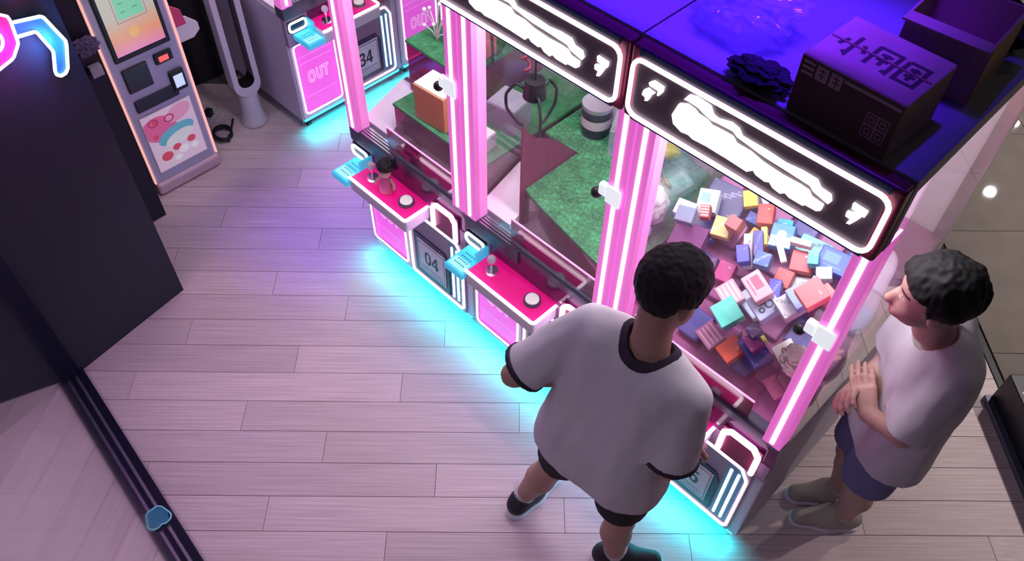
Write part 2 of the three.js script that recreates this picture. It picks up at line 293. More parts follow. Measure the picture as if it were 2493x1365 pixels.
  area(g, 0.68, 0.15, LIN(1, 0.85, 0.95), 1.1, new THREE.Vector3(W / 2, 1.935, 0.098), new THREE.Vector3(W / 2, 1.6, 1));
  // roof, interior lamp, back wall, glass
  const rf = part('roof', geo('roof', () => merge([bx(0, W, 2.0, 2.052, 0.034, -DD), bx(0, W, 1.83, 2.0, 0.034, 0.0)])), C.roof, g);
  part('interior_lamp', geo('ilamp', () => bx(0.08, W - 0.08, 1.985, 1.998, -0.10, -0.20)), C.lampWhite, rf);
  area(g, 0.55, 0.10, LIN(1, 0.96, 1), o.inside ?? 60, new THREE.Vector3(W / 2, 1.982, -0.15), new THREE.Vector3(W / 2, 1.0, -0.32));
  part('back_panel', geo('backp', () => bx(0.04, W - 0.04, 0.78, 2.0, -DD + 0.012, -DD)), C.back, g);
  part('front_glass', geo('gf', () => bx(0.066, W - 0.066, 0.835, 1.83, -0.022, -0.026)), C.glass, g);
  for (const s of [0, 1]) part('side_glass', geo('gs', () => bx(0.0, 0.004, 0.78, 2.0, -0.07, -DD + 0.04)), C.glass, g).position.x = s ? W - 0.005 : 0.001;
  part('prize_bed', geo('bed', () => bx(0.008, W - 0.008, 0.78, 0.80, -0.07, -DD + 0.014)), o.bed || C.white, g);
  // claw on its gantry
  if (o.claw) {
    const [cx, cy, cz] = o.claw;
    const gan = part('gantry', merge([bx(0.03, W - 0.03, 1.90, 1.93, cz - 0.02, cz + 0.02), bx(cx - 0.05, cx + 0.05, 1.84, 1.90, cz - 0.05, cz + 0.05, 0.006)]), C.chrome, g);
    const coil = []; for (let i = 0; i <= 150; i++) { const t = i / 150; coil.push(new THREE.Vector3(cx - 0.03 + 0.012 * Math.cos(t * 60) - 0.055 * Math.sin(t * Math.PI), 1.85 - t * (1.85 - cy - 0.05), cz + 0.012 * Math.sin(t * 60))); }
    part('hose', new THREE.TubeGeometry(new THREE.CatmullRomCurve3(coil), 300, 0.006, 5), C.hose, gan);
    const hub = part('claw', merge([cyl(0.036, 0.044, 0.07, cx, cy, cz, 24), cyl(0.004, 0.004, 1.84 - cy, cx, (1.84 + cy) / 2, cz, 8)]), C.black, g, 'black claw head');
    for (let k = 0; k < 3; k++) {
      const a = 0.6 + k * 2.094, e = (r, y) => new THREE.Vector3(cx + r * Math.cos(a), cy + y, cz + r * Math.sin(a));
      part('prong', tube([e(0.03, -0.02), e(0.07, 0.0), e(0.108, -0.055), e(0.105, -0.12), e(0.06, -0.175), e(0.035, -0.185)], 0.006, false, 40, 0.3), C.black, hub);
    }
  }
  return g;
}
C.doorGlow = new THREE.MeshPhysicalMaterial({ color: LIN(0.7, 0.15, 0.55), emissive: 0xffffff, emissiveMap: doorTex, emissiveIntensity: 0.85, roughness: 0.35 });
C.panelGlow = new THREE.MeshPhysicalMaterial({ color: LIN(0.75, 0.03, 0.3), emissive: LIN(1, 0.0, 0.22), emissiveIntensity: 0.45, roughness: 0.3 });
C.padPrint = new THREE.MeshPhysicalMaterial({ color: 0xffffff, map: padTex, emissive: 0xffffff, emissiveMap: padTex, emissiveIntensity: 0.7, roughness: 0.4 });
C.neonPost = G(LIN(1, 0.72, 0.95), 2.6);
C.neonText = G(LIN(1, 0.93, 0.96), 2.2);
C.hose = M(LIN(0.18, 0.02, 0.05), 0.4);
C.packMauve = M('#a05a94', 0.35); C.packIndigo = M('#5a559c', 0.35);
C.neonDim = G(LIN(1, 0.35, 0.8), 0.9);

const PITCH = 0.75;
const m1 = clawMachine('neon-trimmed claw machine numbered 04 with two turf tiers', '04', V(0, 0, 0), 0, { group: 'row of three neon claw machines', claw: [0.58, 1.52, -0.30] });
const m2 = clawMachine('neon-trimmed claw machine with one curved turf floor, between the other two of the row', '05', V(PITCH, 0, 0), 0, { group: 'row of three neon claw machines', claw: [0.135, 1.40, -0.24] });
const m3 = clawMachine('neon-trimmed claw machine filled with a heap of colourful boxes', '06', V(2 * PITCH, 0, 0), 0, { group: 'row of three neon claw machines', inside: 75 });
const m34 = clawMachine('claw machine numbered 34 with bare bed, standing against the black wall', '34', V(-0.95, 0, 0.314), Math.PI / 2, { claw: [0.42, 1.25, -0.3], cyan: 36 });
const m35 = clawMachine('claw machine beside number 34, seen through the glass of the turf machines', '35', V(-0.95, 0, 0.314 + PITCH), Math.PI / 2, {});

// interiors that belong to the machines
function platform(g, x0, x1, y0, y1, z0, z1, top, side, name = 'display_platform') {
  const p = part(name, bx(x0, x1, y0, y1 - 0.012, z0, z1), side, g);
  part('turf', bx(x0 - 0.004, x1 + 0.004, y1 - 0.012, y1, z0 + 0.004, z1 - 0.004), top, p, 'green artificial turf');
  return p;
}
platform(m1, 0.19, 0.735, 0.80, 1.0, -0.12, -0.270, C.turf, C.acrylic);
platform(m1, 0.465, 0.735, 0.80, 1.0, -0.280, -0.76, C.turf, C.acrylic);
platform(m1, 0.10, 0.45, 0.94, 1.19, -0.285, -0.755, C.turf, C.acrylic);
{ // machine 2: curved turf floor over an acrylic box, chute at the left with a sloping smoked plate
  const sh = new THREE.Shape(); sh.moveTo(0.19, 0.15); sh.bezierCurveTo(0.30, 0.115, 0.45, 0.10, 0.56, 0.075); sh.bezierCurveTo(0.64, 0.06, 0.70, 0.06, 0.735, 0.06); sh.lineTo(0.735, 0.765); sh.lineTo(0.01, 0.765); sh.lineTo(0.01, 0.45); sh.lineTo(0.19, 0.45); sh.closePath();
  const slab = (d, y) => new THREE.ExtrudeGeometry(sh, { depth: d, bevelEnabled: false, curveSegments: 10 }).rotateX(-Math.PI / 2).translate(0, y, 0);
  const p = part('display_platform', slab(0.185, 0.80), C.acrylic, m2);
  part('turf', slab(0.014, 0.985), C.turf, p, 'green artificial turf');
  const pl = new THREE.Shape(); pl.moveTo(0.13, 0.80); pl.lineTo(0.13, 1.325); pl.bezierCurveTo(0.17, 1.22, 0.28, 1.18, 0.34, 1.12); pl.lineTo(0.45, 1.0); pl.lineTo(0.45, 0.80); pl.closePath();
  const plate = part('chute_plate', new THREE.ExtrudeGeometry(pl, { depth: 0.006, bevelEnabled: false, curveSegments: 10 }).rotateY(Math.PI / 2).translate(0.18, 0, 0), C.smoked, m2, 'smoked magenta acrylic plate');
}
for (const m of [m1, m2]) { // white chute well at the front left
  part('chute_well', new THREE.ExtrudeGeometry(polyShape([[0.078, 0.80], [0.44, 0.80], [0.44, 0.93], [0.30, 0.93], [0.078, 0.845]]), { depth: 0.168, bevelEnabled: false }).rotateY(Math.PI / 2).translate(0.012, 0, 0), C.white, m, 'white prize chute');
  for (let i = 0; i < 3; i++) part('chute_louvre', bx(0.02, 0.172, 0.93, 0.936, -0.315 - i * 0.035, -0.33 - i * 0.035), C.slate, m);
  const gd = part('inner_guard', bx(0.22, 0.66, 0.835, 0.93, -0.045, -0.049), C.acrylic, m);
  part('guard_edge', bx(0.22, 0.66, 0.93, 0.935, -0.044, -0.050), C.neonDim, gd);
}
part('prize_ramp', (() => { const s = polyShape([[0.035, 0.80], [0.76, 0.80], [0.76, 1.27], [0.035, 0.815]]); return new THREE.ExtrudeGeometry(s, { depth: 0.725, bevelEnabled: false }).rotateY(Math.PI / 2).translate(0.009, 0, 0); })(), M(LIN(0.35, 0.08, 0.26), 0.5), m3);
{ const gd = part('inner_guard', bx(0.10, 0.60, 0.835, 0.93, -0.029, -0.033), C.acrylic, m3); part('guard_edge', bx(0.10, 0.60, 0.93, 0.935, -0.028, -0.034), C.neonDim, gd); }

// ---------------------------------------------------------------- prizes in machine 3 (heap of boxes)
const printTex = {};
function boxPrint(style, a, b) {
  const k = style + a + b; if (printTex[k]) return printTex[k];
  return printTex[k] = canvasTex(64, 64, (c, w, h) => {
    c.fillStyle = a; c.fillRect(0, 0, w, h); c.fillStyle = b; c.strokeStyle = b;
    if (style === 'stripe') for (let i = 0; i < 4; i++) c.fillRect(4, 6 + i * 15, w - 8, 6);
    if (style === 'panel') { c.fillRect(8, 10, 34, 30); c.fillRect(8, 48, 44, 5); }
    if (style === 'ring') { c.lineWidth = 5; for (const [x, y, r] of [[38, 22, 10], [22, 40, 9], [44, 46, 6]]) { c.beginPath(); c.arc(x, y, r, 0, 7); c.stroke(); } }
    if (style === 'mark') c.fillRect(38, 12, 12, 6);
    if (style === 'speck') for (let i = 0; i < 40; i++) c.fillRect((i * 37) % 60, (i * 23) % 61, 3 + i % 4, 2 + i % 3);
    if (style === 'lines') for (let i = 0; i < 7; i++) c.fillRect(3, 4 + i * 9, w - 6, 2);
    if (style === 'scene') { c.fillRect(0, 34, w, 30); c.beginPath(); c.arc(32, 30, 14, 0, 7); c.fill(); }
  });
}
const SL = 0.63, SLA = Math.atan(SL);
function onRamp(px, py, lift) {                                     // hit of the pixel ray with the ramp plane, raised by lift
  const d = ray(px, py), y0 = 0.815 + lift / Math.cos(SLA), w0 = 0.035;
  // y = y0 + SL * (w - w0), w = -z
  const t = (y0 + SL * (-CAM.z - w0) - CAM.y) / (d.y + SL * d.z);
  return CAM.clone().addScaledVector(d, t);
}
const PRIZES = [ // px, py, width, length, thickness, turn, style, colour, print colour, label
  [1762, 484, .125, .10, .05, .1, 'speck', '#4b4a78', '#9a94b8', 'dark violet printed box with silver rim at the back of the heap'],
  [1696, 470, .06, .07, .05, .4, 'panel', '#cfe6f2', '#8fb8d0', 'small pale cyan box beside the dark violet printed box'],
  [1716, 513, .05, .07, .04, .5, 'stripe', '#b5525e', '#efd9d6', 'small red and white striped box below the pale cyan one'],
  [1706, 540, .05, .06, .04, .6, 'stripe', '#3f6fc0', '#e4ecf6', 'small blue and white striped box at the heap edge'],
  [1748, 530, .055, .06, .045, .3, 'speck', '#e8d488', '#fdf6da', 'cream yellow box in front of the dark violet printed box'],
  [1786, 541, .07, .065, .07, .05, 'stripe', '#b2535a', '#c86a70', 'dull red cube box beside an orange box'],
  [1829, 547, .062, .06, .07, .0, 'panel', '#f0a432', '#f7c35e', 'orange cube box beside the dull red cube'],
  [1827, 482, .04, .05, .03, .7, 'mark', '#f3cf4a', '#ffe998', 'small yellow packet at the back of the heap'],
  [1832, 513, .06, .04, .05, .1, 'speck', '#2c3c96', '#6f7ed0', 'navy box behind the orange cube'],
  [1864, 520, .045, .06, .05, .5, 'mark', '#c23f3a', '#e98a6d', 'red box between the navy and the turquoise boxes'],
  [1863, 490, .03, .10, .03, .9, 'mark', '#f0cfe4', '#ee5fb2', 'pink and white slim packet near the sign'],
  [1903, 522, .07, .07, .05, .4, 'scene', '#35b8d6', '#8feaf0', 'turquoise picture box below the sign'],
  [1900, 562, .10, .11, .05, .35, 'scene', '#4a8fd0', '#bfe2f2', 'blue picture box with pale edge in the middle of the heap'],
  [1860, 573, .03, .09, .03, .6, 'mark', '#f4d95a', '#fff0a8', 'slim yellow packet beside the blue picture box'],
  [1846, 592, .045, .13, .04, .65, 'speck', '#3a3a94', '#7a74c8', 'long indigo box lying under the yellow packet'],
  [1812, 588, .025, .10, .03, .6, 'mark', '#e6e2ea', '#b9a7b0', 'slim white packet beside the long indigo box'],
  [1808, 616, .06, .09, .05, .7, 'mark', '#5a5ad0', '#8c8cf0', 'bright violet-blue box next to the slim white packet'],
  [1856, 630, .075, .07, .05, .3, 'speck', '#45609c', '#9ab0d8', 'slate blue printed box in the middle of the heap'],
  [1900, 604, .03, .14, .02, .85, 'mark', '#f2e6ea', '#d7b6c4', 'long white strip box across the heap'],
  [1978, 575, .12, .07, .05, .1, 'speck', '#7fc8cc', '#26616c', 'teal printed box under the sign corner'],
  [1948, 616, .06, .06, .06, .4, 'mark', '#cf4a55', '#f0b8b8', 'red box beside the teal printed box'],
  [1950, 588, .10, .03, .04, .3, 'mark', '#f3efe8', '#cfc8ba', 'flat white box against the teal printed box'],
  [2030, 622, .11, .08, .07, .15, 'panel', '#2755c8', '#4f8be6', 'large royal blue box in the back corner'],
  [1980, 628, .05, .06, .05, .5, 'mark', '#39b6d2', '#f2e46a', 'cyan box with yellow mark beside the royal blue box'],
  [1944, 668, .10, .10, .07, .5, 'plain', '#e9edf2', '#e9edf2', 'plain white rounded box in the heap'],
  [1896, 640, .055, .06, .05, .2, 'mark', '#b8484f', '#e07a70', 'brick red box behind the orange packet'],
  [1882, 666, .055, .04, .04, .2, 'mark', '#f09a4a', '#ffd9a0', 'orange packet above the indigo box'],
  [1817, 684, .12, .11, .06, -.3, 'mark', '#c4d0e2', '#56607a', 'big pale grey-blue box with tiny dark mark'],
  [1884, 712, .055, .13, .05, .45, 'speck', '#4a47b8', '#8f90ea', 'indigo box standing between pale boxes'],
  [1928, 706, .09, .07, .05, .4, 'plain', '#3a3350', '#3a3350', 'dark plum box under the plain white one'],
  [1992, 706, .07, .09, .05, .3, 'speck', '#a9d8d8', '#3f8890', 'pale teal patterned box near the right glass'],
  [2006, 664, .07, .06, .05, .6, 'lines', '#c9c9d4', '#7f8496', 'grey lined box below the royal blue box'],
  [1764, 660, .05, .06, .05, .2, 'mark', '#c4458e', '#e88cc0', 'magenta box beside the big pale grey-blue box'],
  [1776, 714, .07, .06, .04, -.4, 'stripe', '#d7a8b8', '#f6e2ea', 'pink striped box above the mint green box'],
  [1756, 775, .12, .12, .06, -.42, 'plain', '#6fe6d2', '#6fe6d2', 'mint green box beside the pale box printed with rings'],
  [1829, 780, .12, .12, .06, -.38, 'ring', '#bcc6ea', '#4a4e62', 'pale blue box printed with dark rings'],
  [1892, 778, .10, .10, .06, -.4, 'speck', '#cfccd6', '#8d8898', 'grey speckled box beside the box printed with rings'],
  [1862, 830, .10, .09, .05, -.42, 'mark', '#93a4dc', '#aab8ea', 'periwinkle box below the box printed with rings'],
  [1798, 826, .07, .04, .05, -.4, 'mark', '#e6e45e', '#fbf8b0', 'small lemon yellow box under the mint green box'],
  [1776, 852, .06, .07, .05, -.3, 'mark', '#ee5a3c', '#f59a4a', 'orange red box below the lemon yellow box'],
  [1829, 864, .09, .06, .05, -.4, 'speck', '#3b2f86', '#7364b4', 'deep purple speckled box in the lower heap'],
  [1945, 814, .10, .07, .06, -.3, 'lines', '#c46a6c', '#efb9b2', 'red box printed with fine lines near the right post'],
  [1916, 860, .10, .09, .09, -.42, 'plain', '#f6f3ec', '#f6f3ec', 'bright white carton near the black sensor'],
  [1780, 900, .08, .07, .05, -.35, 'speck', '#8a2f78', '#b85aa4', 'plum printed box in the lower heap'],
  [1827, 934, .10, .11, .05, -.4, 'mark', '#e8767c', '#f2a2a0', 'coral box lying at the bottom of the heap'],
  [1885, 948, .08, .08, .04, -.4, 'plain', '#b9608c', '#b9608c', 'dusty pink flat box beside the coral one'],
  [1686, 898, .13, .09, .05, -.4, 'panel', '#e9a9b6', '#d0607c', 'pale pink picture box behind the inner guard'],
  [1700, 852, .07, .06, .05, -.3, 'stripe', '#a86a90', '#d8a0c0', 'mauve striped box behind the pale pink picture box'],
  [1735, 932, .06, .06, .05, -.3, 'speck', '#54386c', '#8f74a4', 'small dark purple box behind the inner guard'],
  [1880, 1000, .08, .06, .04, -.4, 'mark', '#7a3058', '#a8547c', 'dark wine flat box at the foot of the heap'],
  [1640, 560, .10, .10, .05, .2, 'plain', '#8a4a86', '#8a4a86', 'purple flat box on the bare side of the ramp'],
  [1612, 470, .10, .08, .07, .2, 'plain', '#e8edf4', '#e8edf4', 'white carton in the corner beside the left glass'],
  [1668, 520, .09, .08, .05, .3, 'plain', '#77809c', '#77809c', 'grey-blue flat box beside the white corner carton'],
  [1690, 590, .06, .08, .04, .3, 'speck', '#6c4a8c', '#9a78b4', 'lilac speckled box on the bare side of the ramp'],
];
const pbGeo = {}, LAID = [];
const PSC = 1.2;
function corners(b) { const c = Math.cos(b.turn), q = Math.sin(b.turn); return [[1, 1], [-1, 1], [-1, -1], [1, -1]].map(([i, k]) => [b.x + i * b.w / 2 * c + k * b.l / 2 * q, b.s - i * b.w / 2 * q + k * b.l / 2 * c]); }
function hit2(a, b) {                                               // separating axis test of two footprints on the ramp
  const A = corners(a), B = corners(b);
  for (const t of [a.turn, b.turn]) for (const [ax, as] of [[Math.cos(t), -Math.sin(t)], [Math.sin(t), Math.cos(t)]]) {
    const pa = A.map(p => p[0] * ax + p[1] * as), pb = B.map(p => p[0] * ax + p[1] * as);
    if (Math.max(...pa) < Math.min(...pb) - 0.001 || Math.max(...pb) < Math.min(...pa) - 0.001) return false;
  }
  return true;
}
const RN = new THREE.Vector3(0, Math.cos(SLA), Math.sin(SLA)), RS = new THREE.Vector3(0, -Math.sin(SLA), Math.cos(SLA)), R00 = V(0, 0.815, 0.035);
const FILL = [];                                                    // look-alike wrapped packs that make the bottom layer of the heap
for (let i = 0; i < 7; i++) for (let k = 0; k < 4; k++) FILL.push([i, k]);
for (const [i, k] of FILL) {
  const b = { w: 0.088, l: 0.105, t: 0.028, turn: (rnd() - 0.5) * 0.12, lift: 0, x: 1.567 + i * 0.102, s: -0.16 - k * 0.16 - (i % 2) * 0.02 };
  LAID.push(b);
  const odd = (i + k) % 2, g = thing('wrapped_pack', odd ? 'flat mauve wrapped pack in the bottom layer of the prize heap' : 'flat indigo wrapped pack in the bottom layer of the prize heap', 'pack', null, 0, odd ? 'mauve packs under the prizes' : 'indigo packs under the prizes');
  g.quaternion.setFromAxisAngle(new THREE.Vector3(1, 0, 0), SLA).multiply(new THREE.Quaternion().setFromAxisAngle(new THREE.Vector3(0, 1, 0), b.turn));
  g.position.copy(R00).addScaledVector(RN, 0.0015).addScaledVector(RS, b.s); g.position.x = b.x;
  part('pack', pbGeo.fill || (pbGeo.fill = new RoundedBoxGeometry(0.088, 0.028, 0.105, 2, 0.008).translate(0, 0.014, 0)), odd ? C.packMauve : C.packIndigo, g);
}
for (const row of PRIZES) {
  const [px, py, w0, l0, t, turn, style, c1, c2, label] = row;
  let w = w0 * PSC, l = l0 * PSC, bq;
  const over = () => { let top = 0; for (const o of LAID) if (hit2(bq, o)) top = Math.max(top, o.lift + o.t + 0.0015); return top; };
  for (let tr = 0; tr < 12; tr++) {                                  // shrink a little until it lies low on the heap
    bq = { w, l, t, turn, lift: 0 };
    const ex = (Math.abs(w * Math.cos(turn)) + Math.abs(l * Math.sin(turn))) / 2, es = (Math.abs(l * Math.cos(turn)) + Math.abs(w * Math.sin(turn))) / 2;
    const put = lift => { const p = onRamp(px, py, lift + t), d = p.clone().sub(R00); bq.x = Math.max(1.516 + ex, Math.min(2.228 - ex, p.x)); bq.s = Math.max(-0.80 + es, Math.min(-0.055 - (lift + t) * 0.66 - es, d.dot(RS))); };
    put(0); bq.lift = over();
    for (let k = 0; k < 3 && bq.lift > 0; k++) { const was = bq.lift; put(was); bq.lift = over(); if (Math.abs(bq.lift - was) < 1e-5) break; }
    if (bq.lift < 0.105) break; w *= 0.955; l *= 0.955;
  }
  LAID.push(bq);
  const g = thing('prize_box', label, 'box', null, 0, 'prizes in the box machine');
  g.quaternion.setFromAxisAngle(new THREE.Vector3(1, 0, 0), SLA).multiply(new THREE.Quaternion().setFromAxisAngle(new THREE.Vector3(0, 1, 0), turn));
  g.position.copy(R00).addScaledVector(RN, bq.lift + 0.0015).addScaledVector(RS, bq.s); g.position.x = bq.x;
  const k = [w, l, t].join();
  const body = pbGeo[k] || (pbGeo[k] = new RoundedBoxGeometry(w, t, l, 1, Math.min(0.004, t * 0.1)).translate(0, t / 2, 0));
  part('carton', body, M(c1, 0.5), g);
  if (style !== 'plain') part('printed_lid', new THREE.PlaneGeometry(w * 0.92, l * 0.92).rotateX(-Math.PI / 2).translate(0, t + 0.0006, 0), M(0xffffff, 0.4, 0, { map: boxPrint(style, c1, c2) }), g);
}
function lump(r, sx, sy, sz, amp, fr, ph, detail = 4) {             // irregular crumpled or plush volume
  const g = new THREE.IcosahedronGeometry(r, detail * 4), p = g.attributes.position, v = new THREE.Vector3();
  for (let i = 0; i < p.count; i++) { v.fromBufferAttribute(p, i); const n = v.clone().normalize(); const k = 1 + amp * (noise.noise(n.x * fr + ph, n.y * fr, n.z * fr) + 0.5 * noise.noise(n.x * fr * 2.3, n.y * fr * 2.3 + ph, n.z * fr * 2.3)); v.multiplyScalar(k); p.setXYZ(i, v.x * sx, v.y * sy, v.z * sz); }
  g.computeVertexNormals(); g.computeBoundingBox(); g.translate(0, 0.001 - g.boundingBox.min.y, 0); return g;
}
{
  const bq = { w: 0.13, l: 0.12, t: 0.06, turn: 0, lift: 0 };
  // lowest free spot on the heap near the right glass
  let best = 9; for (let i = 0; i < 9; i++) for (let k = 0; k < 12; k++) {
    const c = { ...bq, x: 2.02 + i * 0.0145, s: -0.24 - k * 0.025 }; let top = 0; for (const o of LAID) if (hit2(c, o)) top = Math.max(top, o.lift + o.t + 0.003);
    if (top < best - 0.002) { best = top; Object.assign(bq, c, { lift: top }); }
  }
  const pg = thing('plush_toy', 'white speckled plush lying on the heap by the right glass', 'plush toy', R00.clone().addScaledVector(RN, bq.lift + 0.002).addScaledVector(RS, bq.s)); pg.position.x = bq.x; pg.rotation.x = SLA;
  part('body', lump(0.052, 1.05, 0.62, 0.95, 0.25, 3, 2), M(LIN(0.75, 0.72, 0.68), 0.95, 0, { map: boxPrint('speck', '#e6e2dc', '#a49a94') }), pg);
}

// ---------------------------------------------------------------- prizes in machines 1 and 2
{
  const TY = 1.001;
  const carton = (name, label, p, w, h, d, turn, col, top) => {
    const g = thing(name, label, 'box', p, turn);
    part('carton', bx(-w / 2, w / 2, 0, h, -d / 2, d / 2, 0.004), M(col, 0.6), g);
    part('lid', bx(-w / 2 + 0.004, w / 2 - 0.004, h, h + 0.004, -d / 2 + 0.004, d / 2 - 0.004), M(top, 0.5), g);
    return g;
  };
  carton('gift_box', 'peach carton with white top on the lower turf tier', V(0.40, TY, 0.195), 0.17, 0.17, 0.12, 0.08, '#e29a6c', '#f2e6dc');
  carton('gift_box', 'pink carton on the upper turf tier', V(0.355, 1.192, 0.42), 0.16, 0.16, 0.14, 0.1, '#e78a92', '#f0b4b0');
  carton('gift_box', 'tan carton on the upper turf tier beside the pink one', V(0.26, 1.192, 0.63), 0.15, 0.22, 0.13, -0.15, '#c99a68', '#e6c79a');
  carton('gift_box', 'grey carton on the lower turf tier by the shared glass', V(0.62, TY, 0.38), 0.14, 0.12, 0.13, 0.15, '#9b93ac', '#b9b2c8');
  carton('gift_box', 'small white carton in front of the grey carton', V(0.64, TY, 0.20), 0.10, 0.07, 0.08, 0.1, '#d8d3e2', '#f2eef6');
  const orn = thing('ornament', 'white sparkling branch ornament on the upper turf tier', 'ornament', V(0.19, 1.192, 0.38));
  const st = []; for (let i = 0; i < 9; i++) { const a = i * 2.4, h = 0.05 + 0.018 * i; st.push(tube([new THREE.Vector3(0, 0, 0), new THREE.Vector3(0.02 * Math.cos(a), h * 0.6, 0.02 * Math.sin(a)), new THREE.Vector3(0.05 * Math.cos(a), h, 0.05 * Math.sin(a))], 0.003, false, 8)); st.push(new THREE.IcosahedronGeometry(0.009, 1).translate(0.05 * Math.cos(a), h, 0.05 * Math.sin(a))); }
  part('branches', merge(st), C.white, orn);
  // machine 2
  const crystal = (p, s, turn, label) => { const g = thing('clear_box', label, 'box', p, turn, 'clear boxes on the curved turf'); part('shell', bx(-s / 2, s / 2, 0, s, -s / 2, s / 2, 0.006), C.clear, g); part('filling', bx(-s * 0.36, s * 0.36, 0.004, s * 0.55, -s * 0.36, s * 0.36, 0.004), M('#7f9ccc', 0.6), g); };
  crystal(V(1.06, 1.0, 0.605), 0.13, 0.5, 'large clear box with pale blue filling on the curved turf');
  crystal(V(1.20, 1.0, 0.58), 0.10, 0.1, 'small clear box with blue filling by the rear post');
  const can = thing('candy_tin', 'dark round tin with silver lid standing on the curved turf', 'tin', V(0.90, 1.0, 0.60));
  part('can', new THREE.CylinderGeometry(0.062, 0.058, 0.13, 28).translate(0, 0.065, 0), M(LIN(0.05, 0.06, 0.08), 0.3, 0.5), can);
  part('lid', new THREE.CylinderGeometry(0.064, 0.064, 0.018, 28).translate(0, 0.139, 0), M(LIN(0.5, 0.5, 0.55), 0.35, 0.8), can);
  part('band', new THREE.CylinderGeometry(0.063, 0.061, 0.045, 28, 1, true).translate(0, 0.07, 0), M('#b9b2b4', 0.5), can);
  carton('gift_box', 'white carton at the back of the curved turf behind the tin', V(0.895, 1.0, 0.712), 0.14, 0.20, 0.07, 0, '#e6e2ea', '#f6f2f6');
  carton('gift_box', 'lilac carton at the back of the curved turf between clear boxes', V(1.045, 1.0, 0.732), 0.13, 0.15, 0.06, 0, '#b9a6c8', '#d6c6e0');
  const pl = thing('plush_toy', 'white plush with pale blue paws beside the shared neon posts', 'plush toy', V(1.36, 1.0, 0.36), 0.5);
  part('body', lump(0.085, 0.9, 0.85, 1.0, 0.12, 3, 5), M(LIN(0.8, 0.8, 0.84), 0.95), pl);
  for (const [x, z] of [[-0.07, 0.05], [-0.06, -0.05], [0.0, 0.09]]) part('paw', lump(0.034, 1.1, 0.8, 1, 0.15, 4, x * 30).translate(x, 0.0, z), M('#a9c6e2', 0.95), pl);
  const strip = thing('tag_strip', 'row of white paper tags lying on the curved turf', 'tags', V(1.28, 1.0, 0.50), 0.6);
  for (let i = 0; i < 5; i++) part('tag', bx(-0.022, 0.022, 0, 0.006, -0.01, 0.01).translate(0, 0.0, i * 0.034 - 0.07), C.white, strip);
  const pos = part('poster', bx(0.05, 0.30, 1.20, 1.55, -DD + 0.012, -DD + 0.016), M(0xffffff, 0.6, 0, { map: canvasTex(128, 160, (c, w, h) => { c.fillStyle = '#e3b4cf'; c.fillRect(0, 0, w, h); c.fillStyle = '#d84f98'; c.beginPath(); c.ellipse(60, 70, 34, 44, 0.4, 0, 7); c.fill(); c.fillStyle = '#f3d9e8'; c.fillRect(10, 126, 108, 18); }) }), m2, 'pink printed poster');
}

{ // little doll on the first control shelf
  const p = atY(944, 462, 0.703), g = thing('toy_doll', 'small doll with black hair and pink dress standing on a control panel', 'doll', p, 0.4);
  part('dress', new THREE.LatheGeometry([[0, 0], [0.034, 0], [0.036, 0.012], [0.024, 0.06], [0.02, 0.085], [0, 0.092]].map(q => new THREE.Vector2(...q)), 20), M('#e070a8', 0.8), g);
  part('head', new THREE.SphereGeometry(0.027, 18, 14).translate(0, 0.108, 0.004), M('#e2b8a8', 0.7), g);
  part('hair', lump(0.038, 1, 0.8, 1, 0.12, 4, 3).translate(0, 0.105, -0.006), C.black, g);
  for (const sx of [-1, 1]) part('arm', tube([new THREE.Vector3(sx * 0.018, 0.075, 0), new THREE.Vector3(sx * 0.04, 0.055, 0.01), new THREE.Vector3(sx * 0.046, 0.035, 0.02)], 0.007, false, 10, 0.5), M('#e2b8a8', 0.7), g);
}
